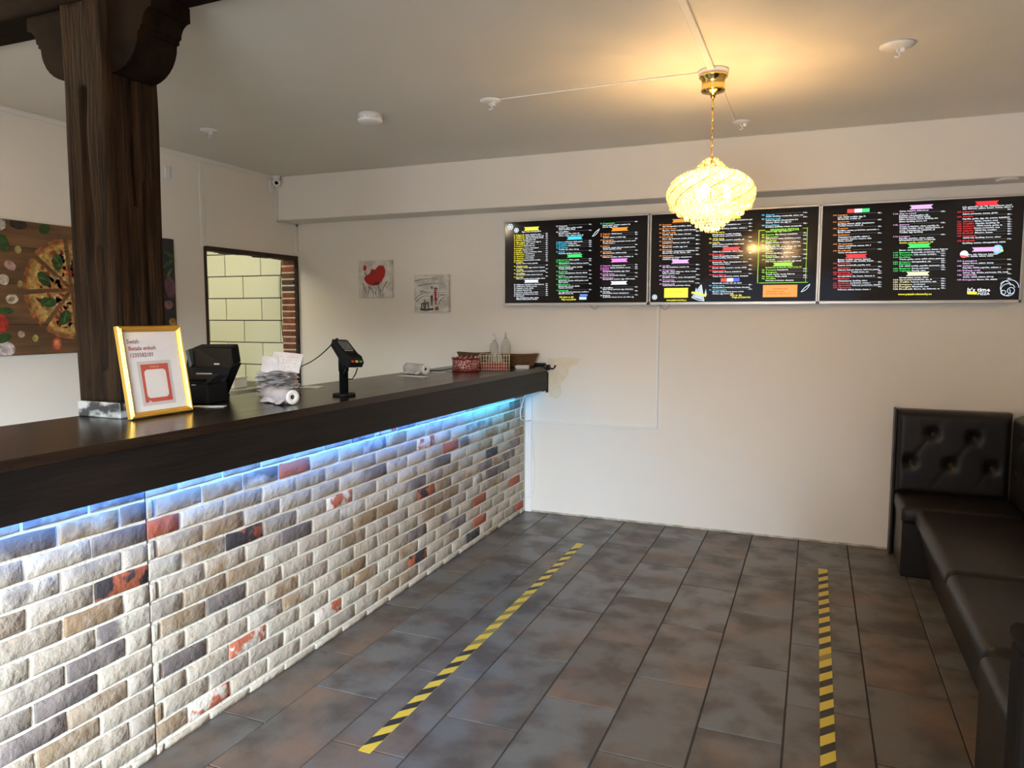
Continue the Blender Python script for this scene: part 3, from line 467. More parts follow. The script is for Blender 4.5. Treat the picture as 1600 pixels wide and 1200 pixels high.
BAN=[('yr',-2029,-1908,2134,2160),('s',-1887,-1862,2109,2110),('s',-1928,-1862,2071,2072),('s',-1887,-1862,2056,2057),('s',-1937,-1862,2042,2043),('s',-1936,-1862,2028,2029),('s',-1904,-1862,2012,2013),('s',-1951,-1862,1998,1999),('s',-1880,-1862,1983,1984),('s',-1936,-1862,1969,1970),('s',-1937,-1862,1954,1955),('s',-1943,-1861,1939,1940),('s',-1891,-1861,1924,1925),('s',-2028,-1861,1911,1912),('s',-1993,-1861,1880,1881),('s',-2025,-1861,1853,1854),('s',-2013,-1861,1826,1827),('s',-2028,-1861,1799,1800),('wr',-2027,-1909,1752,1773),('s',-1919,-1860,1730,1731),('s',-1945,-1860,1716,1717),('s',-1960,-1860,1702,1703),('s',-1907,-1860,1687,1688),('s',-1908,-1860,1673,1674),('s',-2022,-1860,1659,1660),('s',-1684,-1534,2160,2161),('s',-1673,-1534,2118,2119),('cr',-1695,-1575,2055,2078),('s',-1569,-1533,2045,2046),('s',-1614,-1533,2032,2033),('s',-1584,-1533,2018,2019),('s',-1678,-1532,2004,2005),('s',-1702,-1532,1975,1976),('gr',-1694,-1574,1928,1950),('s',-1593,-1532,1916,1917),('s',-1669,-1531,1902,1903),('s',-1660,-1531,1874,1875),('s',-1679,-1531,1833,1834),('s',-1698,-1530,1805,1806),('s',-1666,-1530,1778,1779),('s',-1659,-1530,1738,1739),('s',-1674,-1529,1696,1697),('s',-1332,-1200,2164,2165),('or',-1365,-1242,2103,2127),('s',-1281,-1199,2090,2091),('s',-1370,-1198,2076,2077),('s',-1341,-1198,2047,2048),('s',-1370,-1197,2005,2006),('s',-1353,-1197,1966,1967),('s',-1344,-1196,1938,1939),('mr',-1365,-1242,1885,1910),('s',-1252,-1195,1866,1867),('s',-1218,-1195,1851,1852),('s',-1369,-1195,1838,1839),('s',-1331,-1194,1809,1810),('s',-1336,-1194,1782,1783),('wr',-1365,-1243,1727,1751),('s',-1339,-1193,1710,1711),('s',-1363,-1192,1683,1684),('s',-1361,-1192,1655,1656),('br',-1596,-1531,1648,1662),('qr',-1596,-1542,1623,1643),('or',-937,-816,2143,2165),('s',-935,-783,2135,2136),('s',-901,-782,2108,2109),('s',-902,-781,2080,2081),('s',-924,-781,2052,2053),('s',-924,-780,2023,2024),('s',-927,-780,1995,1996),('s',-927,-779,1966,1967),('s',-915,-778,1924,1925),('lr',-937,-815,1865,1890),('s',-939,-776,1855,1856),('s',-906,-776,1826,1827),('s',-905,-775,1786,1787),('s',-908,-774,1758,1759),('s',-905,-774,1730,1731),('yz',-982,-819,1629,1699),('yr',-595,-481,2150,2169),('s',-579,-439,2116,2117),('s',-589,-438,2096,2097),('s',-579,-438,2070,2071),('s',-580,-437,2027,2028),('s',-609,-436,2000,2001),('Rr',-601,-481,1941,1964),('s',-576,-434,1923,1924),('s',-576,-433,1882,1883),('s',-575,-431,1842,1843),('s',-566,-431,1815,1816),('s',-564,-430,1787,1788),('fr',-603,-482,1735,1758),('s',-570,-428,1714,1715),('s',-556,-427,1685,1686),('s',-267,-104,2169,2170),('s',-229,-103,2142,2143),('s',-238,-102,2101,2102),('s',-123,-100,2040,2041),('s',-243,-99,2025,2026),('s',-249,-99,2000,2001),('s',-232,-98,1973,1974),('s',-266,-96,1933,1934),('s',-246,-95,1904,1905),('s',-255,-94,1878,1879),('er',-274,-149,1830,1853),('s',-173,-92,1811,1812),('s',-241,-92,1796,1797),('s',-179,-91,1769,1770),('s',-247,-90,1755,1756),('oz',-331,-119,1627,1710),('e',-368,-365,1721,2067),('e',-72,-70,1725,2071),('e',-357,-57,1721,1724),('e',-364,-329,2064,2067),('e',-100,-69,2068,2070),('Fr',159,286,2152,2175),('s',168,328,2145,2146),('s',179,330,2103,2104),('s',174,332,2062,2063),('s',183,333,2021,2022),('s',205,336,1964,1965),('s',197,337,1922,1923),('Rr',157,284,1869,1894),('s',196,341,1843,1844),('s',199,342,1814,1815),('s',303,343,1787,1788),('s',212,343,1774,1775),('s',192,344,1746,1747),('s',314,346,1718,1719),('s',205,347,1690,1691),('lr',507,634,2155,2180),('s',550,672,2136,2137),('s',516,675,2069,2070),('s',524,678,1998,1999),('gr',506,632,1921,1947),('s',670,683,1885,1886),('s',531,684,1871,1872),('s',643,685,1842,1843),('s',535,686,1830,1831),('s',633,687,1802,1803),('s',617,688,1788,1789),('kr',506,633,1752,1776),('s',654,690,1733,1734),('s',678,691,1719,1720),('s',620,692,1704,1705),('s',637,692,1690,1691),('Rr',851,973,2158,2183),('s',855,1012,2130,2131),('s',853,1014,2102,2103),('s',980,1015,2073,2074),('s',989,1016,2059,2060),('s',1002,1017,2045,2046),('s',991,1017,2032,2033),('s',976,1018,2018,2019),('s',956,1019,2004,2005),('s',876,1020,1988,1989),('s',869,1021,1959,1960),('lr',849,967,1888,1913),('s',886,1027,1839,1840),('s',872,1029,1810,1811),('s',904,1030,1782,1783),('s',888,1031,1756,1757),('s',994,1033,1727,1728)]

CC = {'w': (.80, .86, .92), 'y': (.95, .85, .05), 'c': (.05, .62, .90), 'g': (.05, .75, .15), 'o': (.95, .28, .03), 'm': (.85, .25, .75), 'b': (.12, .25, .85),
      'l': (.75, .42, .80), 'R': (.85, .03, .04), 'e': (.30, .85, .05), 'k': (.85, .80, .50), 's': (.16, .17, .18)}
M['screen_text'] = mat('lit_screen_print', (0, 0, 0), .3, attr='col', emit=1, estr=.80)
def _fix_screen():
    nt = M['screen_text'].node_tree; p = nt.nodes['Principled BSDF']
    for l in list(p.inputs['Base Color'].links): nt.links.remove(l)
    p.inputs['Base Color'].default_value = (.01, .01, .01, 1)
_fix_screen()
M['screen'] = mat('black_lcd_glass', (.003, .003, .003), .09, emit=(.004, .003, .003), estr=1.0, spec=.35)
NAMES = 'Margherita Vesuvio Calzone Funghi Hawaii Capricciosa Bolognese Opera Salami Romana Tropicana Napoli Marinara Vegetale Quattro Kebab Mexicana Azteca Banana Parma Special Gorgonzola Toscana Carbonara Lasagne Tagliatelle Kyckling Oxfile'.split()
ING = 'skinka, champinjoner, ananas, banan, curry, bacon, lök, ägg, tonfisk, räkor, musslor, paprika, oliver, köttfärs, salami, kebabkött, sås, isbergssallad, tomat, gurka, feferoni, fetaost, kyckling, jordnötter, mozzarella, parmesan, rucola, vitlök'.split(' ')
rt = random.Random(3)
def words(n):
    s = rt.choice(ING).capitalize()
    while len(s) < n: s += ' ' + rt.choice(ING)
    return s[:n].rstrip(' ,')
SCR = [(-2.192, -1.094), (-1.088, .004), (.006, 1.112)]
TVI = lambda x: 0 if x < -1.09 else (1 if x < .004 else 2)
jobs = []; num = [0, 56, 99]
EXTRA = [('y', -1747, -1640, 1643, 'Hör gärna av dig!', 0), ('y', -1732, -1621, 1626, 'Fråga oss på pizzerian', 0), ('y', -966, -828, 1615, 'www.pizzabodenterby.se', 0),
         ('y', -538, -465, 1645, 'Hör av dig', 0), ('y', -527, -408, 1631, 'Fråga på pizzerian', 0), ('y', 466, 650, 1640, 'www.pizzabodenterby.se', 0),
         ('W', 838, 955, 1662, "It's time", 1), ('W', 893, 953, 1638, 'PIZZA', 1)]
def addtext(tv, col, x0, x1, z, txt, h=None):
    cu = bpy.data.curves.new('t', 'FONT'); cu.body = txt; cu.size = 1; cu.resolution_u = 1; cu.align_x = 'LEFT'; cu.offset = .022
    o = bpy.data.objects.new('t', cu); COL.objects.link(o); jobs.append((tv, col, x0, x1, z, h, o))
for c, x0, x1, z, k in TXT:
    tv = TVI(x0 / 1000)
    if k == 'n':
        num[tv] += 1; t = '%d.' % num[tv]; h = 8.6
    elif k == 't': t = rt.choice(NAMES); h = 9.2
    elif k == 'd': t = words(max(4, int((x1 - x0) / 5.6))); h = 8.8
    elif k == 'p': t = rt.choice(['85:-', '95:-', '90:-', '110:-', '105:-']); h = 8.2
    else: t = 'VEGANSKA PIZZOR'; h = 14
    addtext(tv, CC[c], x0, x1, z, t, h)
for c, x0, x1, z, t, _ in EXTRA: addtext(TVI(x0 / 1000), CC['y'] if c == 'y' else CC['w'], x0, x1, z, t, 24 if t == "It's time" else (15 if c == 'W' else 12))
DARK = (.25, .05, .0)
for x0, x1, z, t in ((-266, -178, 1684, 'Familjepizza'), (-312, -200, 1667, 'Alla pizzor som'), (-312, -160, 1652, 'familjepizza dubbelt pris')): addtext(1, DARK, x0, x1, z, t, 9)
addtext(1, (.45, .38, 0), -955, -855, 1672, 'Öppet alla dagar', 9)
bpy.context.view_layer.update()
dg = bpy.context.evaluated_depsgraph_get()
tvb = [B(), B(), B()]
for b in tvb: b.cl = b.bm.loops.layers.float_color.new('col')
YT = 5.1866
for tv, col, x0, x1, z, h, o in jobs:
    me = o.evaluated_get(dg).to_mesh(); vs_ = me.vertices
    if not len(vs_): continue
    ax = min(v.co.x for v in vs_); bx_ = max(v.co.x for v in vs_); sx = (x1 - x0) / 1000 / (bx_ - ax); sz = (h or 9) / 1000 / .74
    b = tvb[tv]; nv_ = [b.bm.verts.new((x0 / 1000 + (v.co.x - ax) * sx, YT, z / 1000 + (v.co.y - .34) * sz)) for v in vs_]
    for p in me.polygons:
        try: f = b.bm.faces.new([nv_[i] for i in p.vertices]); b._col([f], col)
        except ValueError: pass
    o.evaluated_get(dg).to_mesh_clear()
for *_, o in jobs: cu = o.data; bpy.data.objects.remove(o); bpy.data.curves.remove(cu)
# leader lines go with the text, banners are parts of their own
bans = [[], [], []]
for c, x0, x1, z0, z1 in BAN:
    x0, x1, z0, z1 = x0 / 1000, x1 / 1000, z0 / 1000, z1 / 1000; tv = TVI(x0)
    if c == 's' or abs(z1 - z0) < .0045 or abs(x1 - x0) < .005:
        tvb[tv].poly([(x0, YT, z0), (x1, YT, z0), (x1, YT, z1), (x0, YT, z1)], CC[c[0]])
    else: bans[tv].append((c, x0, x1, z0, z1))
# the small white line drawings on the screens
def stroke(b, pts, wd, col):
    for (xa, za), (xb, zb) in zip(pts, pts[1:]):
        d = Vector((xb - xa, zb - za)); n_ = Vector((-d.y, d.x)).normalized() * wd
        b.poly([(xa + n_.x, YT, za + n_.y), (xb + n_.x, YT, zb + n_.y), (xb - n_.x, YT, zb - n_.y), (xa - n_.x, YT, za - n_.y)], col)
def circ(cx, cz, r, a0=0, a1=360, n=18, sz=1): return [(cx + r * math.cos(math.radians(a0 + (a1 - a0) * i / n)), cz + sz * r * math.sin(math.radians(a0 + (a1 - a0) * i / n))) for i in range(n + 1)]
WH = (.75, .88, 1)
for tv, cx, cz, r in ((0, -2.137, 2.168, .020), (0, -2.089, 2.141, .016), (1, -1.048, 1.636, .016)):
    stroke(tvb[tv], circ(cx, cz, r), .0018, WH)
    for k in range(6): a = k * PI / 3; stroke(tvb[tv], [(cx, cz), (cx + r * .8 * math.cos(a), cz + r * .8 * math.sin(a))], .0022, WH)
for tv, P0, P1, P2 in ((0, (-1.503, 2.072), (-1.465, 2.083), (-1.451, 2.124)), (1, (-.096, 1.661), (-.058, 1.670), (-.044, 1.711))):
    q = [(P0[0] * (1 - t) ** 2 + 2 * t * (1 - t) * P1[0] + t * t * P2[0], P0[1] * (1 - t) ** 2 + 2 * t * (1 - t) * P1[1] + t * t * P2[1]) for t in [i / 10 for i in range(11)]]
    stroke(tvb[tv], q, .0016, WH); stroke(tvb[tv], [(x - .009 * math.sin(i / 10 * PI), z + .011 * math.sin(i / 10 * PI)) for i, (x, z) in enumerate(q)], .0016, WH)
b = tvb[1]
b.poly([(-.731, YT, 1.712), (-.785, YT, 1.632), (-.715, YT, 1.612)], (.45, .55, .62)); stroke(b, [(-.731, 1.718), (-.793, 1.631), (-.75, 1.613), (-.710, 1.608), (-.731, 1.718)], .002, WH)
b.poly([(-.700, YT, 1.69), (-.712, YT, 1.64), (-.692, YT, 1.645)], (.45, .55, .62)); b.poly([(-.765, YT, 1.70), (-.775, YT, 1.66), (-.755, YT, 1.67)], (.45, .55, .62))
b.poly([(-.797, YT - .0003, 1.658), (-.742, YT - .0003, 1.650), (-.699, YT - .0003, 1.634), (-.697, YT - .0003, 1.648), (-.742, YT - .0003, 1.664), (-.792, YT - .0003, 1.672)], CC['y'])
b = tvb[2]
for cx, cz, r, a0, a1 in ((1.045, 1.66, .036, 20, 330), (1.052, 1.672, .046, 0, 200), (1.035, 1.648, .022, 150, 400), (1.06, 1.655, .018, 0, 360), (1.03, 1.685, .026, 0, 160), (1.022, 1.645, .012, 0, 360)): stroke(b, circ(cx, cz, r, a0, a1), .0018, (.55, .65, .78))
def disc(b, cx, cz, r, col, a0=0, a1=360, dy=0): b.poly([(x, YT - dy, z) for x, z in circ(cx, cz, r, a0, a1, 16)[:(-1 if a1 - a0 == 360 else None)]], col)
disc(b, .810, 1.875, .022, (.85, .9, .92)); disc(b, .810, 1.875, .0215, (.85, .1, .08), 190, 330, .0003)
disc(b, .981, 1.899, .026, (.25, .6, .9)); disc(b, .978, 1.900, .013, (.9, .5, .8), 0, 360, .0003); disc(b, 1.003, 1.89, .007, (.9, .85, .1), 0, 360, .0003)
b.poly([(.838, YT, 1.636), (.889, YT, 1.634), (.887, YT, 1.650), (.836, YT, 1.652)], CC['y'])
LB = ['black menu screen in a silver frame, left of the three on the back wall', 'black menu screen hung between two others, partly behind the chandelier', 'black menu screen at the right, with the time for pizza logo in its corner']
for i, (x0, x1) in enumerate(SCR):
    xc = (x0 + x1) / 2; zb, zt = 1.583, 2.213
    tv = thing('menu_screen', LB[i], 'screen', (xc, YB - .004, zb), 0, 'menu screens on the back wall')
    def L_(b): bmesh.ops.translate(b.bm, vec=(-xc, -(YB - .004), -zb), verts=b.bm.verts); return b
    put('housing', L_(B().b2((x0 + .003, 5.196, zb + .003), (x1 - .003, 5.246, zt - .003), .003)), M['silver'], tv)
    f = B(); e = .011
    for a, c in (((x0, zb), (x1, zb + .018)), ((x0, zt - e), (x1, zt)), ((x0, zb), (x0 + e, zt)), ((x1 - e, zb), (x1, zt))): f.b2((a[0], 5.183, a[1]), (c[0], 5.198, c[1]), .0015)
    put('bezel', L_(f), M['silver'], tv)
    put('screen_panel', L_(B().b2((x0 + e - .001, 5.188, zb + .017), (x1 - e + .001, 5.196, zt - e + .001))), M['screen'], tv)
    put('menu_text', L_(tvb[i]), M['screen_text'], tv, kind='stuff')
    for (c, a, q, z0, z1) in bans[i]:
        b = B(); h = z1 - z0; w_ = q - a
        if c[1] == 'z':                                        # zigzag ticket
            n = 16; p = []
            for k in range(n * 2 + 1): p.append((a + w_ * k / (2 * n), z0 + (.004 if k % 2 else 0)))
            for k in range(n * 2, -1, -1): p.append((a + w_ * k / (2 * n), z1 - (.004 if k % 2 else 0)))
            b.poly([(x, YT - .0003 + .0005, z) for x, z in p], CC[c[0]])
        elif c[0] in 'fF':                                     # three-colour flag ribbon
            cs = [(.85, .05, .05), (.9, .9, .9), (.05, .1, .7)] if c[0] == 'f' else [(.85, .05, .05), (.9, .9, .9), (.05, .65, .2)]
            for k in range(3): b.poly([(a + w_ * k / 3, YT, z0), (a + w_ * (k + 1) / 3, YT, z0), (a + w_ * (k + 1) / 3, YT, z1), (a + w_ * k / 3, YT, z1)], cs[k])
        elif c[0] == 'q': b.poly([(a, YT, z0), (q, YT, z0), (q, YT, z1), (a, YT, z1)], (.5, .7, .95))
        else:
            s_ = min(.012, w_ * .1)
            b.poly([(a, YT, z0), (q, YT, z0), (q - s_, YT, (z0 + z1) / 2), (q, YT, z1), (a, YT, z1), (a + s_, YT, (z0 + z1) / 2)], CC[c[0]])
        put('banner', L_(b), M['screen_text'], tv)
for i, (xa, xb, zd) in enumerate(((-1.53, -1.46, .03), (-1.02, -.95, .035))):
    b = B(); b.tube([(xa + (xb - xa) * t, 5.235, 1.585 - zd * math.sin(t * PI)) for t in [k / 10 for k in range(11)]], .0022)
    single('screen_cable', b, M['wire'], ['thin dark cable sagging below the left menu screen', 'thin dark cable loop hanging beside the top of the wall duct'][i], 'cable')

# ================================================================ CANVAS PICTURES
def canvas(x0, x1, z0, z1, label):
    t = thing('canvas_picture', label, 'picture', ((x0 + x1) / 2, YB - .001, (z0 + z1) / 2), 0, 'small square canvases on the back wall')
    w_, h = x1 - x0, z1 - z0
    M.setdefault('canvas', mat('grey_white_canvas', (.50, .48, .44), .7, col2=(.72, .70, .66), scale=14, detail=6, bump=.3, bscale=120))
    put('canvas', B().b2((-w_ / 2, -.028, -h / 2), (w_ / 2, 0, h / 2), .003), M['canvas'], t); return t
def ell(cx, cz, rx, rz, n=18, wob=0, seed=0, y=-.0285, a0=0, a1=360):
    r = random.Random(seed); return [(cx + rx * math.cos(a) * k, y, cz + rz * math.sin(a) * k) for a, k in [(math.radians(a0 + (a1 - a0) * i / n), 1 + r.uniform(-wob, wob)) for i in range(n)]]
def strokes(b, pts, wd, col, y=-.0285, taper=True):
    n = len(pts) - 1
    for i in range(n):
        (xa, za), (xb, zb) = pts[i], pts[i + 1]; d = Vector((xb - xa, zb - za)); nn = Vector((-d.y, d.x)).normalized() * wd * 1.35 * ((1 - i / n * .7) if taper else 1)
        b.poly([(xa + nn.x, y, za + nn.y), (xb + nn.x, y, zb + nn.y), (xb - nn.x, y, zb - nn.y), (xa - nn.x, y, za - nn.y)], col)
t = canvas(-3.510, -3.190, 1.655, 1.955, 'small square canvas painting of one big red poppy')
b = B(); RD = (.42, .012, .012); DR = (.12, .01, .01); BK = (.03, .03, .03)
for (sx, sz, ex, ez, bend) in ((.02, -.02, .035, -.147, .01), (-.10, .06, -.075, -.14, .03), (-.06, -.06, -.02, -.145, .02), (.115, -.02, .075, -.14, -.02), (-.12, -.03, -.08, -.12, .0), (.05, -.08, .055, -.145, 0), (0, -.10, .012, -.147, 0)):
    strokes(b, [(sx + (ex - sx) * k / 5 + bend * math.sin(k / 5 * PI), sz + (ez - sz) * k / 5) for k in range(6)], .0028, (.05, .06, .04))
b.poly(ell(-.096, .092, .018, .024, 12, .06, 3, -.0287), RD)
b.poly([(-.105, -.029, .01), (-.085, -.029, .03), (-.05, -.029, .045), (-.03, -.029, .085), (.0, -.029, .075), (.04, -.029, .11), (.085, -.029, .105), (.10, -.029, .07), (.095, -.029, .03), (.065, -.029, -.02), (.03, -.029, -.048), (-.03, -.029, -.052), (-.075, -.029, -.035), (-.10, -.029, -.01)], RD)
b.poly([(-.02, -.0293, -.035), (.02, -.0293, -.02), (.05, -.0293, -.035), (.03, -.0293, -.045), (-.01, -.0293, -.048)], DR)
for x, z in ((-.035, .055), (-.02, .045), (-.008, .058), (.0, .048), (-.028, .04)): b.poly(ell(x, z, .006, .006, 6, .2, 1, -.0293), BK)
put('painted_poppy', b, M['print'], t)
t = canvas(-2.985, -2.675, 1.535, 1.830, 'small square canvas painting of a couple standing under a cloudy sky')
b = B()
for z, x0, x1, k in ((.10, -.15, .06, .01), (.06, -.12, .12, .012), (.02, -.10, .15, -.01), (-.01, .0, .15, .0), (-.045, -.15, -.01, .03), (-.065, -.14, .0, .03), (-.06, .03, .15, .03), (-.09, .06, .15, .04)):
    strokes(b, [(x0 + (x1 - x0) * i / 6, z + k * math.sin(i / 6 * 3) + k * i / 6) for i in range(7)], .0022, (.12, .12, .12))
put('painted_sky', b, M['print'], t, kind='stuff'); b = B(); b.poly(ell(.005, .045, .007, .009, 8, 0, 0, -.029), BK); b.poly([(-.006, -.029, .035), (.016, -.029, .035), (.014, -.029, -.015), (-.004, -.029, -.015)], (.6, .58, .56))
b.poly([(-.005, -.029, -.015), (.014, -.029, -.015), (.012, -.029, -.10), (.006, -.029, -.10), (.004, -.029, -.04), (.001, -.029, -.1), (-.005, -.029, -.1)], BK)
put('painted_man', b, M['print'], t); b = B(); b.poly(ell(.034, .038, .008, .010, 8, 0, 0, -.029), (.15, .02, .02)); b.poly([(.026, -.029, .028), (.045, -.029, .025), (.047, -.029, -.03), (.058, -.029, -.055), (.026, -.029, -.055), (.030, -.029, -.02)], RD)
strokes(b, [(.04, .02), (.055, .035), (.04, .045)], .003, DR, -.029, False); strokes(b, [(.036, -.055), (.036, -.09)], .003, (.2, .1, .08), -.029, False); strokes(b, [(.046, -.055), (.046, -.09)], .003, (.2, .1, .08), -.029, False)
b.poly([(.03, -.029, -.11), (.06, -.029, -.10), (.065, -.029, -.13), (.035, -.029, -.135)], (.3, .03, .03))
put('painted_woman', b, M['print'], t); b = B(); strokes(b, [(-.09, -.12), (-.085, -.08), (-.07, -.075), (-.065, -.12)], .004, BK, -.029, False); strokes(b, [(-.055, -.12), (-.05, -.075), (-.03, -.07), (-.025, -.12)], .004, BK, -.029, False)
strokes(b, [(-.10, -.125), (-.05, -.13), (.02, -.122)], .006, BK, -.029, False); strokes(b, [(-.06, -.05), (-.06, -.085), (-.045, -.09)], .003, BK, -.029, False)
put('painted_railing', b, M['print'], t)
# big pizza print on the left wall
PZ = Vector((XL + .001, 3.12, 1.66))
pc = thing('pizza_print', 'wide printed photo of a sliced pizza with basil on wooden boards', 'picture', PZ)
Y_0, Y_1, Z_0, Z_1 = 2.35 - 3.12, 3.90 - 3.12, 1.283 - 1.66, 2.03 - 1.66
put('print_panel', B().b2((0, Y_0, Z_0), (.018, Y_1, Z_1), .002), mat('printed_wood_boards', (.20, .105, .045), .5, col2=(.085, .042, .02), scale=4, detail=8, lo=.35, hi=.68, stretch=(1, .5, 6)), pc)
b = B(); X0 = .0186
def pe(cy, cz, ry, rz, col, n=16, wob=.05, seed=1, rot=0, dx=0):
    r = random.Random(seed); q = []
    for i in range(n):
        a = 2 * PI * i / n; k = 1 + r.uniform(-wob, wob); u, v = ry * k * math.cos(a), rz * k * math.sin(a)
        y, z = cy + u * math.cos(rot) - v * math.sin(rot), cz + u * math.sin(rot) + v * math.cos(rot)
        q.append((X0 + dx, min(max(y, Y_0 + .002), Y_1 - .002), min(max(z, Z_0 + .002), Z_1 - .002)))
    b.poly(q, col)
for zz in (-.21, .02, .22): b.poly([(X0 - .0001, Y_0, zz), (X0 - .0001, Y_1, zz), (X0 - .0001, Y_1, zz + .005), (X0 - .0001, Y_0, zz + .005)], (.04, .02, .01))
b.poly([(X0, .50, Z_0 + .002), (X0, Y_1 - .002, Z_0 + .002), (X0, Y_1 - .002, Z_1 - .002), (X0, .50, Z_1 - .002)], (.02, .017, .015))
rp = random.Random(9)
for k in range(8):                                            # eight slices with gaps
    a0 = k * PI / 4 + .12; a1 = a0 + PI / 4 - .07; am = (a0 + a1) / 2; oy, oz = .012 * math.cos(am), .012 * math.sin(am)
    for R_, col, dx in ((.285, (.34, .13, .04), 0), (.262, (.50, .24, .06), .0003), (.25, (.60, .38, .11), .0006)):
        q = [(X0 + dx, oy + .02 * math.cos(am) * (dx > 0), oz + .02 * math.sin(am) * (dx > 0))]
        for i in range(9): a = a0 + (a1 - a0) * i / 8; rr_ = R_ * (1 + rp.uniform(-.012, .012)); q.append((X0 + dx, oy + rr_ * math.cos(a), oz + rr_ * math.sin(a)))
        b.poly(q, col)
    for _ in range(30):
        a = rp.uniform(a0 + .08, a1 - .08); r_ = rp.uniform(.07, .235); c_ = rp.choice([(.50, .07, .03), (.36, .05, .02), (.72, .55, .25), (.45, .17, .04), (.75, .62, .35)])
        pe(r_ * math.cos(a), r_ * math.sin(a), rp.uniform(.008, .022), rp.uniform(.006, .014), c_, 7, .3, rp.random(), rp.uniform(0, 3), .0009)
    r_ = rp.uniform(.14, .18); pe(r_ * math.cos(am), r_ * math.sin(am), .050, .031, (.03, .10, .02), 12, .08, k, am + rp.uniform(-.8, .8), .0013)
    pe(r_ * math.cos(am), r_ * math.sin(am), .034, .004, (.10, .22, .06), 8, .05, k, am, .0016)
G1 = (.03, .09, .02)
for i_, (y, z, a, c, col, rot) in enumerate(((2.70, 1.318, .062, .05, (.66, .55, .55), 0), (2.70, 1.318, .045, .035, (.74, .64, .64), 0), (2.685, 1.463, .05, .05, (.45, .03, .02), 0), (2.79, 1.645, 0, 0, G1, 0), (2.88, 1.376, .018, .02, (.45, .38, .10), 0), (3.01, 1.335, .032, .04, (.50, .07, .03), 0), (3.01, 1.335, .020, .028, (.62, .25, .12), 0),
                             (2.76, 1.595, .036, .026, (.62, .55, .45), .2), (2.76, 1.595, .018, .012, (.30, .2, .13), .2), (2.81, 1.87, .02, .022, (.42, .36, .12), 0), (2.81, 1.68, .018, .02, (.42, .34, .12), 0), (2.76, 1.78, .035, .025, (.45, .30, .27), -.5), (2.72, 1.70, .03, .03, (.70, .62, .52), 0), (2.73, 1.90, .03, .05, G1, .3),
                             (2.70, 2.0, .05, .04, (.60, .55, .48), 0), (2.82, 2.01, .05, .03, (.03, .02, .02), 0), (2.97, 2.0, .035, .028, G1, .5), (2.70, 1.38, .05, .025, G1, .3), (2.72, 1.53, .045, .02, G1, 0), (2.80, 1.40, .02, .02, (.50, .36, .30), 0), (3.40, 1.33, .06, .03, G1, .4), (3.5, 1.95, .05, .03, G1, .2),
                             (2.5, 1.9, .07, .05, G1, .2), (2.5, 1.5, .06, .05, (.5, .05, .03), 0), (2.48, 1.7, .05, .04, (.66, .6, .5), 0), (3.85, 1.70, .045, .075, (.16, .06, .09), .1), (3.83, 1.58, .04, .03, (.25, .12, .14), 0), (3.86, 1.46, .03, .03, (.45, .25, .05), 0), (3.84, 1.86, .05, .014, G1, .6), (3.86, 1.92, .05, .012, G1, -.4), (3.85, 1.80, .04, .01, (.07, .16, .04), .9), (3.7, 1.5, .05, .05, (.5, .06, .03), 0))):
    if a: pe(y - 3.12, z - 1.66, a, c, col, 14, .05, y + z, rot, .0004 + .00006 * i_)
put('printed_food', b, mat('printed_food_ink', (.5, .5, .5), .45, attr='col', mottle=38), pc)

# ================================================================ CEILING FITTINGS
CX, CY = -.480, 3.64
ch = thing('chandelier', 'lit brass chandelier with spiral wires and glass crystals hanging on a chain', 'chandelier', (CX, CY, ZC))
put('ceiling_cup', B().lathe([(.068, -.001), (.068, -.018), (.062, -.022)], 28), M['white'], ch, label='white ceiling cup')
put('canopy', B().lathe([(.058, -.022), (.066, -.026), (.066, -.034), (.054, -.040), (.052, -.082), (.056, -.090), (.052, -.098), (.020, -.108), (.012, -.114), (.010, -.125), (.0, -.126)], 28), M['gold'], ch)
put('hanging_rod', B().cyl((0, 0, -.12), (0, 0, -.185), .0045, 8), M['gold'], ch)
lk = B(); rr_, hh = .0065, .012
lk.tube([(rr_ * math.cos(a), 0, hh * math.sin(a) * (1.0)) for a in [2 * PI * k / 12 for k in range(12)]], .0017, 5, closed=True)
lm = lk.mesh('chain_link'); lm.materials.append(M['gold'])
for k in range(10):
    o = put('chain_link', lm, None, ch, (0, 0, -.196 - k * .0195)); o.rotation_euler = (0, 0, (k % 2) * PI / 2 + .4)
put('lamp_cord', B().tube([(.0, .0, -.18), (.006, .002, -.25), (-.006, .003, -.32), (.003, 0, -.395)], .0020), M['gold'], ch)
def RZ(z):
    pr = [(-.395, .006), (-.400, .022), (-.425, .052), (-.448, .075), (-.462, .088), (-.468, .100), (-.475, .128), (-.492, .158), (-.515, .182), (-.545, .198), (-.575, .201), (-.605, .192), (-.632, .166), (-.652, .130), (-.668, .090), (-.680, .078), (-.705, .055), (-.722, .02)]
    for (z0, r0), (z1, r1) in zip(pr, pr[1:]):
        if z <= z0 and z >= z1: return r0 + (r1 - r0) * (z0 - z) / (z0 - z1)
    return pr[-1][1]
cm = bpy.data.materials.new('cut_glass_crystal'); cm.use_nodes = True; nt = cm.node_tree; nt.nodes.clear()
out = nt.nodes.new('ShaderNodeOutputMaterial'); m1 = nt.nodes.new('ShaderNodeMixShader'); m2 = nt.nodes.new('ShaderNodeMixShader')
tr = nt.nodes.new('ShaderNodeBsdfTranslucent'); tr.inputs[0].default_value = (1, .95, .78, 1); gl = nt.nodes.new('ShaderNodeBsdfGlossy'); gl.inputs[0].default_value = (1, .95, .82, 1); gl.inputs[1].default_value = .12
tp = nt.nodes.new('ShaderNodeBsdfTransparent'); tp.inputs[0].default_value = (1, .95, .82, 1)
m1.inputs[0].default_value = .35; nt.links.new(tr.outputs[0], m1.inputs[1]); nt.links.new(gl.outputs[0], m1.inputs[2])
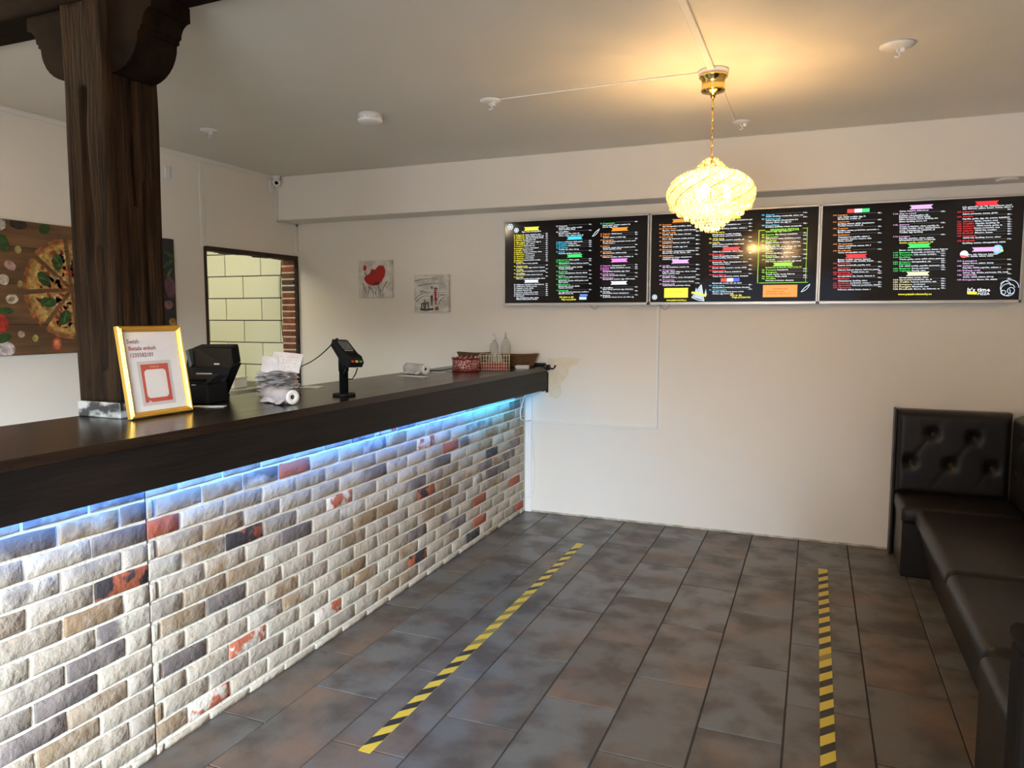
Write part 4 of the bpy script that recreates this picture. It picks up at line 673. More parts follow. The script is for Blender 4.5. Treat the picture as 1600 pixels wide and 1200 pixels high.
m2.inputs[0].default_value = .30; nt.links.new(m1.outputs[0], m2.inputs[1]); nt.links.new(tp.outputs[0], m2.inputs[2]); nt.links.new(m2.outputs[0], out.inputs[0])
M['crystal'] = cm
# crown: wire cage with beads
b = B()
for k in range(8):
    pts = [(RZ(z) * math.cos(k * PI / 4 + (-.395 - z) * 10), RZ(z) * math.sin(k * PI / 4 + (-.395 - z) * 10), z) for z in [-.395 - .073 * i / 8 for i in range(9)]]
    b.tube(pts, .0024, 5)
for z in (-.448, -.468): b.tube([(RZ(z) * math.cos(a), RZ(z) * math.sin(a), z) for a in [2 * PI * i / 32 for i in range(32)]], .0025, 5, closed=True)
put('crown_cage', b, M['gold'], ch)
b = B(); rc = random.Random(2)
for k in range(120):
    z = -.405 - .058 * rc.random(); a = rc.uniform(0, 6.28); b.octa((RZ(z) * .93 * math.cos(a), RZ(z) * .93 * math.sin(a), z), .0055, .0075)
put('crown_beads', b, M['crystal'], ch, kind='stuff')
NW = 12
for k in range(NW):
    a0 = 2 * PI * k / NW
    def sp(t, da=0, dr=0): z = -.468 - t * .205; a = a0 + da - 1.9 * t; r = RZ(z) + dr; return (r * math.cos(a), r * math.sin(a), z)
    put('spiral_wire', B().tube([sp(i / 22, 0, .004) for i in range(18)], .0026, 5), M['gold'], ch)
    b = B()
    for s_ in range(5):
        for i in range(30):
            t = (i + .5 * (s_ % 2)) / 30; x, y, z = sp(t, 2 * PI / NW * (s_ + .5) / 5, -.004 * (s_ % 2)); b.octa((x, y, z), .0068, .0082)
    put('crystal_string', b, M['crystal'], ch)
b = B()
for r_, z0, n in ((.185, -.618, 46), (.15, -.645, 40), (.115, -.664, 34), (.085, -.680, 26), (.065, -.700, 20), (.042, -.716, 14), (.018, -.724, 6)):
    for i in range(n):
        a = 2 * PI * i / n; 
        for q in range(2): b.octa((r_ * math.cos(a), r_ * math.sin(a), z0 - q * .012), .0062, .009)
put('crystal_drops', b, M['crystal'], ch, kind='stuff')
M['bulb'] = mat('lit_bulb', (1, .8, .5), .4, emit=(1, .72, .36), estr=35)
for k in range(3):
    a = k * 2 * PI / 3 + .3; p = (.075 * math.cos(a), .075 * math.sin(a), -.555)
    put('bulb', B().lathe([(.006, .03), (.012, .02), (.018, 0), (.014, -.02), (.004, -.034), (0, -.035)], 10, p), M['bulb'], ch)
    put('bulb_arm', B().cyl((0, 0, -.50), (p[0], p[1], p[2] + .03), .004, 6), M['gold'], ch)
put('centre_stem', B().cyl((0, 0, -.39), (0, 0, -.60), .006, 8), M['gold'], ch)
for k in range(3):
    a = k * 2 * PI / 3 + .3
    l = bpy.data.lights.new('chandelier_light', 'POINT'); l.energy = 12; l.color = (1, .60, .24); l.shadow_soft_size = .03
    o = bpy.data.objects.new('chandelier_light', l); COL.objects.link(o); o.location = (CX + .075 * math.cos(a), CY + .075 * math.sin(a), ZC - .555)

# a second chandelier of the same kind hangs behind the camera; it shows mirrored in the menu screens
c2 = copy_tree(ch); c2.location = (-.42, -.25, 2.95); c2['label'] = 'second brass crystal chandelier near the window, seen only as sparkles mirrored in the menu screens'
ch['group'] = c2['group'] = 'brass crystal chandeliers'
for k in range(3):
    a = k * 2 * PI / 3 + .3
    l2 = l.copy(); l2.energy = 26; o = bpy.data.objects.new('chandelier_light', l2); COL.objects.link(o); o.location = (-.42 + .075 * math.cos(a), -.25 + .075 * math.sin(a), 2.95 - .555)

# opal lamp added out of view to brighten the left wall and ceiling
ol = thing('added_fill_lamp', 'round opal ceiling lamp above the staff side, out of view behind the post', 'lamp', (-3.8, 1.45, 2.95))
put('base_plate', B().lathe([(.16, -.001), (.16, -.02)], 28), M['white'], ol)
put('opal_bowl', B().lathe([(.15, -.02), (.14, -.06), (.09, -.10), (0, -.115)], 28), mat('opal_glass', (.9, .85, .75), .4, emit=(1, .84, .62), estr=4), ol)
l = bpy.data.lights.new('added_fill_lamp_light', 'POINT'); l.energy = 17; l.color = (1, .83, .60); l.shadow_soft_size = .12
o = bpy.data.objects.new('added_fill_lamp_light', l); COL.objects.link(o); o.location = (-3.8, 1.45, 2.68)

def hook_rose(name, label, x, y, r):
    t = thing(name, label, 'ceiling hook', (x, y, ZC), 0, 'white lamp hooks on the ceiling')
    put('rose', B().lathe([(r, -.001), (r, -.006), (r * .75, -.014), (r * .28, -.018), (0, -.018)], 24), M['white'], t)
    put('hook', B().tube([(0, 0, -.015), (0, 0, -.028), (.010, 0, -.036), (.012, 0, -.046), (.002, 0, -.052), (-.008, 0, -.046)], .0035, 6), M['white'], t)
    put('terminal', B().b2((.012, -.010, -.034), (.030, .008, -.016), .003), M['white'], t)
hook_rose('ceiling_hook', 'white ceiling lamp hook tied to the end of the thin cable, left of the chandelier', -1.632, 3.68, .055)
hook_rose('ceiling_hook', 'white ceiling lamp hook directly behind the chandelier near the soffit', -.445, 4.62, .050)
hook_rose('ceiling_hook', 'wide white ceiling lamp hook standing alone to the right of the chandelier', .276, 3.60, .068)
hook_rose('ceiling_hook', 'small white ceiling lamp hook beside the timber post', -3.478, 3.594, .050)
sd = thing('smoke_detector', 'round white smoke detector on the ceiling behind the counter', 'smoke detector', (-2.372, 3.673, ZC))
put('base', B().lathe([(.066, -.001), (.066, -.010)], 28), M['white'], sd)
put('cover', B().lathe([(.070, -.008), (.070, -.038), (.062, -.048), (.030, -.052), (0, -.052)], 28), M['white'], sd)
b = B()
for k in range(26):
    if k % 5: a = 2 * PI * k / 26; b.box((.0705 * math.cos(a), .0705 * math.sin(a), -.030), (.002, .011, .003), 0, Matrix.Rotation(a, 3, 'Z'))
put('vent_slots', b, M['wire'], sd, kind='stuff')
b = B(); b.b2((CX - .020, 2.13, ZC - .016), (CX + .012, CY - .06, ZC - .0005), .002)
single('ceiling_duct', b, M['white'], 'wide white cable duct on the ceiling running from the beam to the chandelier', 'cable duct')
b = B(); b.b2((CX - .002, CY + .06, ZC - .007), (CX + .010, 4.58, ZC - .0005), .001)
single('ceiling_cable', b, M['trim'], 'thin flat white cable on the ceiling from the chandelier back to the rear hook', 'cable')
b = B(); b.tube([(CX - .07, CY + .002, ZC - .004), (-1.0, 3.655, ZC - .004), (-1.58, 3.675, ZC - .005), (-1.632, 3.66, ZC - .03)], .0042)
single('ceiling_cable', b, M['trim'], 'thin white cable crossing the ceiling from the chandelier to the left hook', 'cable')
# camera in the corner
cc = thing('security_camera', 'small white dome security camera in the corner below the ceiling', 'camera', (-4.10, 4.955, ZC))
put('mount', B().lathe([(.032, -.001), (.032, -.018), (.020, -.028)], 20), M['white'], cc)
rot = Vector((.55, -.75, -.35)).to_track_quat('Z', 'Y').to_matrix()
put('body', B().lathe([(.0, -.030), (.018, -.028), (.030, -.012), (.034, .008), (.031, .022), (.020, .029)], 20, (0, 0, -.052), rot), M['white'], cc)
put('lens', B().lathe([(.017, .024), (.013, .032), (.008, .034), (.0, .035)], 20, (0, 0, -.052), rot), M['blackg'], cc, label='black glass lens')
b = B(); b.b2((XL + .0, 4.90, 2.50), (XL + .018, 4.955, 2.60), .004)
single('junction_box', b, M['trim'], 'small cream junction box on the left wall beside the security camera', 'junction box')
single('wall_plate', B().b2((XL, 3.86, 2.44), (XL + .012, 3.905, 2.52), .003), M['trim'], 'small cream blanking plate on the left wall just right of the timber post', 'plate')
vd = thing('soffit_spotlight', 'small round white fitting on the underside of the soffit above the right screen', 'light fitting', (.985, 5.06, ZS))
put('ring', B().lathe([(.060, -.001), (.058, -.008), (.040, -.012)], 28), M['white'], vd); put('centre_disc', B().lathe([(.042, -.002), (.040, -.010), (0, -.010)], 20), M['wire'], vd)

# ================================================================ BENCHES
SZ = .415
def cushion(b, x0, x1, y0, y1, z0, z1, r=.035): b.b2((x0, y0, z0), (x1, y1, z1), r, 4); [setattr(f, 'smooth', True) for f in b.bm.faces]
def tuft(axis, a0, a1, z0, z1, plane, face, btns, n1=56, n2=36):
    """padded panel with dimples; axis = running axis (x or y); plane = wall side; face = front"""
    b = B(); th = face - plane
    def fn(u, v):
        a = a0 + (a1 - a0) * u; z = z0 + (z1 - z0) * v
        e = min(u * (a1 - a0), (1 - u) * (a1 - a0), v * (z1 - z0), (1 - v) * (z1 - z0))
        d = .55 + .45 * math.sqrt(max(0, 1 - (1 - min(e / .04, 1)) ** 2))
        for (p, q) in btns:
            r = math.hypot(a - p, z - q); d -= .30 * math.exp(-(r / .028) ** 2)
            # creases running diagonally between buttons
            for (sx, sz_) in ((1, 1), (-1, 1), (1, -1), (-1, -1)):
                dx, dz = (a - p) * sx, (z - q) * sz_
                if 0 < dx < .11 and 0 < dz < .18:
                    dist = abs(dx * .18 - dz * .11) / math.hypot(.11, .18); d -= .014 * math.exp(-(dist / .008) ** 2) * (1 - dx / .15)
        c = plane + th * d
        return (a, c, z) if axis == 'x' else (c, a, z)
    b.grid(n1, n2, fn)
    for (u0, v0, u1, v1) in ((0, 0, 1, 0), (1, 0, 1, 1), (1, 1, 0, 1), (0, 1, 0, 0)):
        n = 12; q = []
        for i in range(n): 
            p0 = fn(u0 + (u1 - u0) * i / n, v0 + (v1 - v0) * i / n); p1 = fn(u0 + (u1 - u0) * (i + 1) / n, v0 + (v1 - v0) * (i + 1) / n)
            w0 = (p0[0], plane, p0[2]) if axis == 'x' else (plane, p0[1], p0[2]); w1 = (p1[0], plane, p1[2]) if axis == 'x' else (plane, p1[1], p1[2])
            b.poly([p0, p1, w1, w0])
    return b
def bench(name, label, loc): return thing(name, label, 'bench', loc, 0, 'dark leatherette wall benches')
# back-wall section
o = Vector((.80, 4.95, 0)); t = bench('wall_bench', 'short dark brown bench section with tufted backrest against the back wall', o)
def mv(b, o): bmesh.ops.translate(b.bm, vec=-o, verts=b.bm.verts); return b
b = B(); b.b2((.502, 4.715, .002), (1.19, 5.24, .33), .006); put('base', mv(b, o), M['leather'], t)
b = B(); cushion(b, .492, 1.19, 4.69, 5.16, .315, SZ, .03); put('seat', mv(b, o), M['leather'], t)
b = tuft('x', .485, 1.105, .40, .925, 5.245, 5.10, [(.683, .79), (.902, .775), (.569, .61), (.785, .605), (1.0, .60)]); put('backrest', mv(b, o), M['leather'], t)
b = B(); b.b2((.478, 5.13, .002), (.492, 5.246, .93), .004); put('end_panel', mv(b, o), M['leather'], t)
for p, q in ((.683, .79), (.902, .775), (.569, .61), (.785, .605)): put('button', mv(B().ball((p, 5.160, q), .012, 8, 6, (1, .5, 1)), o), M['leather'], t)
# long section along the right wall
o = Vector((.9, 3.7, 0)); t = bench('wall_bench', 'long dark brown bench section along the right wall between the other two', o)
b = B(); b.prism([(.655, 2.75, .002), (.575, 2.75, .33), (1.19, 2.75, .33), (1.19, 2.75, .002)], (0, 1.92, 0)); put('base', mv(b, o), M['leather'], t)
b = B(); cushion(b, .555, 1.10, 3.56, 4.684, .315, SZ, .042); put('seat', mv(b, o), M['leather'], t)
b = B(); cushion(b, .550, 1.10, 2.75, 3.555, .315, SZ, .042); put('seat', mv(b, o), M['leather'], t)
b = tuft('y', 2.75, 5.09, .40, .925, 1.195, 1.085, [(4.85 - .22 * i, .79) for i in range(10)] + [(4.96 - .22 * i, .61) for i in range(10)], 150, 30); put('backrest', mv(b, o), M['leather'], t)
# near section
o = Vector((.9, 2.2, 0)); t = bench('wall_bench', 'dark brown bench end section nearest the camera, standing proud of the long one', o)
b = B(); b.b2((.532, 1.10, .002), (1.19, 2.71, .345), .008); put('base', mv(b, o), M['leather'], t)
b = B(); cushion(b, .525, 1.14, 1.10, 2.715, .33, SZ, .03); put('seat', mv(b, o), M['leather'], t)
b = B(); b.tube([(.575, 1.15, SZ + .0006), (.575, 2.65, SZ + .0006)], .0016, 5); put('seam', mv(b, o), M['leather'], t)
b = tuft('y', 1.10, 2.71, .40, .925, 1.195, 1.095, [], 20, 10); put('backrest', mv(b, o), M['leather'], t)
# partition at the window end
o = Vector((.7, 1.0, 0)); t = thing('partition_panel', 'dark brown upright panel at the right edge, in front of the near bench', 'partition', o)
put('panel', mv(B().b2((.228, .96, .0), (1.195, 1.01, 1.12), .004), o), M['murk'], t); put('cap_rail', mv(B().b2((.226, .955, 1.12), (1.195, 1.015, 1.14), .006), o), M['murk'], t)

# ================================================================ FLOOR TAPES
YE, BKC, WO = (.62, .47, .05), (.022, .018, .012), (.24, .19, .045)
M['tape'] = mat('hazard_tape', (.5, .5, .1), .45, attr='col')
def tape(x0, x1, y0, y1, pitch, label, worn):
    w_ = x1 - x0; b = B(); sk = .055; h = .0012
    b.b2((x0, y0, 0.0002), (x1, y1, h)); b._col(list(b.bm.faces), YE)
    n = int((y1 - y0) / pitch)
    for i in range(n + 1):
        ya = y0 + .03 + i * pitch; yb = ya + pitch * .46
        if yb + sk > y1: break
        b.poly([(x0, ya, h + .0003), (x1, ya + sk, h + .0003), (x1, yb + sk, h + .0003), (x0, yb, h + .0003)], WO if worn[0] < ya < worn[1] else BKC)
    single('floor_tape', b, M['tape'], label, 'floor tape', group='yellow and black hazard tapes on the floor')
tape(-1.418, -1.370, 2.055, 4.605, .122, 'yellow and black striped floor tape nearer the brick counter', (2.85, 3.55))
tape(.066, .116, 1.6, 4.68, .125, 'yellow and black striped floor tape nearer the benches', (3.3, 3.45))

# ================================================================ THINGS ON THE COUNTER
ZT = 1.1305
# gold picture frame leaning on the post
fr = thing('picture_frame', 'gold framed payment sign leaning against the timber post', 'picture frame', (-2.262, 2.045, ZT + .001))
tilt = Matrix.Rotation(-.150, 3, 'Y') @ Matrix.Rotation(0, 3, 'Z')
W2, Hh = .142, .335
def fb(b):
    bmesh.ops.rotate(b.bm, cent=(0, 0, 0), matrix=tilt, verts=b.bm.verts); return b
b = B(); m_ = .021
prof = [(0, 0), (0, .016), (.004, .022), (.008, .019), (.011, .023), (.015, .018), (.021, .012), (.021, 0)]
cs = [(-W2, 0), (W2, 0), (W2, Hh), (-W2, Hh)]; sg = [(1, 1), (-1, 1), (-1, -1), (1, -1)]
rings = [[b.bm.verts.new((q, cy + s0 * p, cz + s1 * p)) for p, q in prof] for (cy, cz), (s0, s1) in zip(cs, sg)]
for i in range(4):
    A, C = rings[i], rings[(i + 1) % 4]
    for j in range(len(prof)): b.bm.faces.new((A[j], A[(j + 1) % len(prof)], C[(j + 1) % len(prof)], C[j]))
put('moulding', fb(b), M['goldp'], fr)
put('backing', fb(B().b2((.001, -W2 + .015, .015), (.006, W2 - .015, Hh - .015))), M['black'], fr)
put('paper_sheet', fb(B().b2((.006, -W2 + .018, .018), (.0075, W2 - .018, Hh - .018))), mat('white_paper', (.88, .85, .84), .6), fr)
b = B(); XP = .0079
def q4(y0, z0, y1, z1, col, dx=0, pts=None): b.poly([(XP + dx, y, z) for y, z in (pts or ((y0, z0), (y1, z0), (y1, z1), (y0, z1)))], col)
q4(-.075, .040, .075, .205, (.66, .61, .58))
q4(0, 0, 0, 0, (.62, .10, .07), .0003, [(-.062, .052), (-.050, .052), (-.042, .060), (-.034, .052), (.062, .052), (.062, .193), (-.062, .193)])
p = []
for (cy, cz, a0) in ((.033, .082, -90), (.033, .158, 0), (-.035, .158, 90), (-.035, .082, 180)):
    for k in range(6): a = math.radians(a0 + 18 * k); p.append((cy + .015 * math.cos(a), cz + .015 * math.sin(a)))
q4(0, 0, 0, 0, (.84, .80, .77), .0006, p)
put('printed_card', fb(b), M['print'], fr, label='red bordered card with a blank rounded white field')
tj = []
for body, y0, z0, w_, h in (('Swish', -.105, .272, .052, .016), ('Betala enkelt', -.100, .247, .120, .015), ('1235582101', -.097, .222, .098, .015), ('Betala här', -.02, .180, .04, .007)):
    cu = bpy.data.curves.new('t', 'FONT'); cu.body = body; cu.resolution_u = 2; cu.offset = .012; o = bpy.data.objects.new('t', cu); COL.objects.link(o); tj.append((o, y0, z0, w_, h))
bpy.context.view_layer.update(); dg = bpy.context.evaluated_depsgraph_get(); b = B(); b.cl = b.bm.loops.layers.float_color.new('col')
for i, (o, y0, z0, w_, h) in enumerate(tj):
    me = o.evaluated_get(dg).to_mesh(); ax = min(v.co.x for v in me.vertices); bx_ = max(v.co.x for v in me.vertices)
    nv_ = [b.bm.verts.new((XP + .0004, y0 + (v.co.x - ax) * w_ / (bx_ - ax), z0 + v.co.y * h / .72)) for v in me.vertices]
    for pgn in me.polygons:
        f = b.bm.faces.new([nv_[k] for k in pgn.vertices]); b._col([f], ((.20, .10, .12), (.42, .03, .03), (.25, .07, .07), (.75, .5, .4))[i])
for o, *_ in tj: cu = o.data; bpy.data.objects.remove(o); bpy.data.curves.remove(cu)
put('sign_text', fb(b), M['print'], fr)
gm = bpy.data.materials.new('picture_glass'); gm.use_nodes = True; nt = gm.node_tree; nt.nodes.clear()
out = nt.nodes.new('ShaderNodeOutputMaterial'); mx = nt.nodes.new('ShaderNodeMixShader'); t1 = nt.nodes.new('ShaderNodeBsdfTransparent'); g1 = nt.nodes.new('ShaderNodeBsdfGlossy'); g1.inputs[1].default_value = .03
lw = nt.nodes.new('ShaderNodeLayerWeight'); pw = nt.nodes.new('ShaderNodeMath'); pw.operation = 'POWER'; pw.inputs[1].default_value = 4; nt.links.new(lw.outputs[1], pw.inputs[0])
fz = nt.nodes.new('ShaderNodeMath'); fz.operation = 'MULTIPLY_ADD'; fz.inputs[1].default_value = .8; fz.inputs[2].default_value = .05; nt.links.new(pw.outputs[0], fz.inputs[0])
nt.links.new(fz.outputs[0], mx.inputs[0]); nt.links.new(t1.outputs[0], mx.inputs[1]); nt.links.new(g1.outputs[0], mx.inputs[2]); nt.links.new(mx.outputs[0], out.inputs[0])
b = B().poly([(.0105, -W2 + .016, .016), (.0105, W2 - .016, .016), (.0105, W2 - .016, Hh - .016), (.0105, -W2 + .016, Hh - .016)]); put('glass_pane', fb(b).mesh('glass_pane', False), gm, fr)

# cash register and receipt printer
ps = thing('cash_register', 'black cash register with angled display standing behind the gold frame', 'cash register', (-2.46, 2.62, ZT))
def rotb(b, ang, ax, c): bmesh.ops.rotate(b.bm, cent=c, matrix=Matrix.Rotation(ang, 3, ax), verts=b.bm.verts); return b
b = B(); b.prism([(-.135, -.03, 0), (-.045, -.03, 0), (.045, -.03, .160), (-.19, -.03, .17)], (0, .055, 0)); put('stand', b, M['black'], ps)
b = B(); b.prism([(-.185, -.045, .150), (-.165, -.055, .138), (.055, -.055, .140), (.068, -.050, .158), (.030, -.020, .225), (.015, -.01, .232), (-.195, -.01, .228), (-.215, -.02, .215)], (0, .045, .012)); put('customer_display', b, M['blackg'], ps)
b = B(); b.prism([(-.232, -.03, .212), (-.205, -.04, .218), (-.168, -.058, .148), (-.190, -.05, .136)], (0, .05, .01)); put('side_strip', b, mat('blue_grey_edge', (.10, .16, .20), .25), ps, label='blue grey edge')
b = B(); b.box((-.23, .10, .115), (.24, .05, .19), .006, Matrix.Rotation(-.25, 3, 'X')); put('operator_screen', b, M['black'], ps)
put('foot', B().b2((-.15, -.05, 0), (-.035, .035, .014), .004), M['black'], ps)
pl = put('name_plate', B().b2((-.095, -.0595, .150), (-.065, -.0575, .156)), M['silver'], ps); pl.location = (.06, 0.0, .004)
put('paper_label', B().box((-.10, -.04, .020), (.075, .03, .003), 0, Matrix.Rotation(.1, 3, 'Z')), M['white'], ps)
pr = thing('receipt_printer', 'black box shaped receipt printer between the gold frame and the register', 'printer', (-2.42, 2.42, ZT), .12)
b = B(); b.b2((-.075, -.06, 0), (.065, .075, .088), .006); put('body', b, M['black'], pr)
b = B(); b.prism([(-.075, -.06, .089), (.065, -.06, .089), (.065, .0, .118), (-.075, .0, .118)], (0, .075, 0)); put('lid', b, M['black'], pr)
put('feed_slot', B().b2((-.05, -.045, .100), (.04, -.035, .106)), M['blackg'], pr); put('emblem', B().b2((-.012, -.0615, .080), (.008, -.0595, .084)), M['silver'], pr)
b = B(); b.box((0, 0, .001), (.13, .045, .0015), 0); single('loose_paper', b, M['white'], 'white paper strip on the counter in front of the receipt printer', 'paper', (-2.30, 2.325, ZT), 'loose papers on the counter').rotation_euler = (0, 0, .42)
b = B(); b.prism([(-.09, .03, 0), (-.02, .045, 0), (.0, .03, 0), (-.06, .0, 0)], (0, 0, .004)); single('paper_slip', b, M['white'], 'white slip of paper lying on top of the receipt printer', 'paper', (-2.42, 2.44, ZT + .119))

# spike of crumpled receipts
rs = thing('receipt_stack', 'messy stack of crumpled white order receipts behind the plastic roll', 'paper stack', (-2.37, 2.84, ZT))
M['paper'] = mat('thermal_paper', (.74, .68, .66), .7, col2=(.66, .60, .59), scale=20)
rp = random.Random(8)
for k in range(17):
    z = .004 + k * .0062; cx, cy = rp.uniform(-.015, .015), rp.uniform(-.012, .012); L1, L2 = rp.uniform(.15, .205), rp.uniform(.075, .10); ang = rp.uniform(-.35, .35) + .35; s0 = rp.uniform(0, 60)
    def fn(u, v):
        x, y = (u - .5) * L1, (v - .5) * L2; e = max(abs(u - .5), abs(v - .5)) * 2
        zz = z + .016 * noise.noise(Vector((u * 3.1, v * 2.1, s0))) * (.4 + e) + .004 * noise.noise(Vector((u * 8, v * 8, s0)))
        return (cx + x * math.cos(ang) - y * math.sin(ang), cy + x * math.sin(ang) + y * math.cos(ang), max(zz, .001))
    put('receipt', B().grid(9, 5, fn), M['paper'], rs)
def up(x0, w_, h, lean, yaw, s0, z0=.10):
    def fn(u, v):
        x = (u - .5) * w_; zz = v * h; y = lean * zz + .02 * math.sin(u * 2.6 + s0) * (.3 + v) + .02 * v * v
        return (x0 + x * math.cos(yaw) - y * math.sin(yaw), x * math.sin(yaw) + y * math.cos(yaw), z0 + zz * .95 - .012 * u * v)
    return B().grid(10, 8, fn)
put('upright_receipt', up(.03, .155, .105, .35, .25, .5), M['paper'], rs); put('upright_receipt', up(-.055, .08, .085, .2, .5, 2), M['paper'], rs)
b = B()
for i in range(7):
    for j in range(5):
        if rp.random() < .6:
            u, v = .15 + .11 * i, .15 + .16 * j; x = (u - .5) * .155; zz = v * .105; y = .35 * zz + .02 * math.sin(u * 2.6 + .5) * (.3 + v) + .02 * v * v - .002
            X, Y, Z = .03 + x * math.cos(.25) - y * math.sin(.25), x * math.sin(.25) + y * math.cos(.25), .10 + zz * .95 - .012 * u * v
            b.b2((X - .0035, Y - .0004, Z), (X + .003, Y, Z + rp.choice((.0015, .003))))
put('receipt_print', b, M['wire'], rs, kind='stuff')

# plastic bag rolls
M['film'] = mat('clear_plastic_film', (.46, .41, .40), .22, col2=(.58, .52, .52), scale=14, bump=.3, bscale=30, coat=.4)
M['film2'] = mat('grey_plastic_film', (.42, .42, .42), .2, col2=(.60, .60, .59), scale=9, bump=.25, bscale=30, coat=.4)
M['core'] = mat('cardboard_core', (.16, .10, .055), .8)
M['rollend'] = mat('roll_end', (.78, .74, .68), .5)
def roll(label, p0, p1, r, film):
    p0, p1 = Vector(p0), Vector(p1); d = p1 - p0; t = thing('plastic_bag_roll', label, 'plastic roll', p1, 0, 'rolls of plastic bags on the counter')
    q = d.to_track_quat('Z', 'Y').to_matrix(); Ln = d.length; o = -d
    prof = [(r * .40, 0), (r * .80, 0), (r * .97, Ln * .03), (r * (1.03), Ln * .3), (r * .97, Ln * .6), (r * 1.0, Ln * .97), (r * .985, Ln - .001)]
    put('film', B().lathe(prof, 28, o + Vector((0, 0, r)), q, cap=False), film, t)
    put('roll_end', B().lathe([(r * .30, Ln - .004), (r * .34, Ln), (r * .97, Ln), (r * .99, Ln - .002)], 28, o + Vector((0, 0, r)), q, cap=False), M['rollend'], t)
    put('core', B().lathe([(r * .34, Ln - .002), (r * .30, Ln - .004), (r * .30, .01), (0, .01)], 20, o + Vector((0, 0, r)), q, cap=False), M['core'], t, label='brown cardboard core')
    s = Vector((-d.y, d.x, 0)).normalized(); s = s if s.y < 0 else -s
    b = B()
    def fn(u, v):
        c = o + d * (.12 + .8 * u) + s * (r * .75 + .022 * v + .008 * math.sin(u * 9)); c.z = r * .55 * (1 - v) + .0005 + .002 * math.sin(u * 20) * v + .002; return c
    b.grid(14, 4, fn); put('loose_flap', b, film, t); return t
roll('big roll of clear plastic bags with loose flap lying before the receipt stack', (-2.235, 2.590, ZT + .002), (-2.015, 2.500, ZT + .002), .031, M['film'])
roll('grey roll of plastic bags lying alone between card terminal and red tin', (-2.475, 4.215, ZT + .002), (-2.285, 4.135, ZT + .002), .033, M['film2'])
for (x, y, w_, h, rz, lb) in ((-2.43, 3.17, .10, .10, .3, 'flat white sheet of paper on the counter just right of the receipt stack'), (-2.30, 4.00, .19, .07, -.2, 'thin white slip on the counter in front of the grey plastic roll'), (-2.31, 4.36, .09, .03, .2, 'small white scrap on the counter right of the grey plastic roll')):
    o = single('loose_paper', B().box((0, 0, .0012), (w_, h, .0018)), M['white'], lb, 'paper', (x, y, ZT), 'loose papers on the counter'); o.rotation_euler = (0, 0, rz)
single('thin_cable', B().tube([(-2.50, 4.50, ZT + .003), (-2.42, 4.45, ZT + .003), (-2.36, 4.47, ZT + .003), (-2.31, 4.55, ZT + .012)], .003), M['black'], 'short black cable end on the counter left of the red tin', 'cable')

# card terminal on a pole
ct = thing('card_terminal', 'black card payment terminal on a round based pole stand', 'card terminal', (-2.030, 2.885, ZT))
put('base_disc', B().lathe([(.053, 0), (.053, .010), (.048, .013), (.02, .014)], 28), M['black'], ct)
put('pole', B().lathe([(.0205, .012), (.0205, .115), (.0235, .116), (.0235, .205), (.016, .212)], 20), M['black'], ct)
dv = Vector((.70, -.30, -.66)).normalized(); sv = Vector((.30, .95, 0)); sv = (sv - sv.dot(dv) * dv).normalized(); nv2 = sv.cross(dv)
if nv2.z < 0: nv2 = -nv2
Rt = Matrix((dv, sv, nv2)).transposed(); cT = Vector((.012, -.008, .188))
def tb(b): bmesh.ops.transform(b.bm, matrix=Matrix.Translation(cT) @ Rt.to_4x4(), verts=b.bm.verts); return b
put('cradle', tb(B().b2((-.085, -.036, -.012), (.072, .036, .012), .006)), M['black'], ct)
b = B(); b.prism([(-.080, -.037, .012), (.02, -.037, .012), (.085, -.037, .008), (.098, -.037, .020), (.094, -.037, .046), (.060, -.037, .056), (.030, -.037, .044), (-.070, -.037, .034), (-.084, -.037, .026)], (0, .074, 0)); put('terminal_body', tb(b), M['black'], ct)
put('display', tb(B().box((-.028, 0, .0405), (.062, .052, .003), 0, Matrix.Rotation(-.10, 3, 'Y'))), mat('grey_display', (.10, .095, .085), .2), ct, label='grey display')
for i in range(3):
    for j in range(3): put('key', tb(B().box((.036 + i * .012, -.020 + j * .020, .048 + i * .004), (.008, .014, .004), .001)), M['blackg'], ct)
for j, c in enumerate(((.5, .03, .02), (.75, .45, .02), (.03, .28, .06))): put('colour_key', tb(B().box((.088, -.022 + j * .022, .046), (.012, .015, .006), .0015)), mat('key_%s' % 'red yellow green'.split()[j], c, .4), ct, label='%s key' % 'red yellow green'.split()[j])
put('key_legend', tb(B().b2((.008, -.024, .0425), (.012, .022, .0440))), M['wire'], ct)
pts = [(.080, -.030, 0), (.085, -.032, -.035), (.090, -.028, -.062), (.092, .026, -.062), (.088, .032, -.035), (.082, .030, 0)]
put('bail_handle', tb(B().tube(pts, .0028, 6)), M['black'], ct)
put('plug', tb(B().cyl((-.10, .0, .012), (-.075, 0, .012), .009, 10)), M['black'], ct)
A0 = cT + Rt @ Vector((-.10, 0, .012)); A1 = Vector((-.47, .27, .105)); b = B(); b.tube([A0 + (A1 - A0) * t - Vector((0, 0, .02 * math.sin(t * PI))) for t in [i / 14 for i in range(15)]] , .0028, 6)
put('cord', b, M['black'], ct)

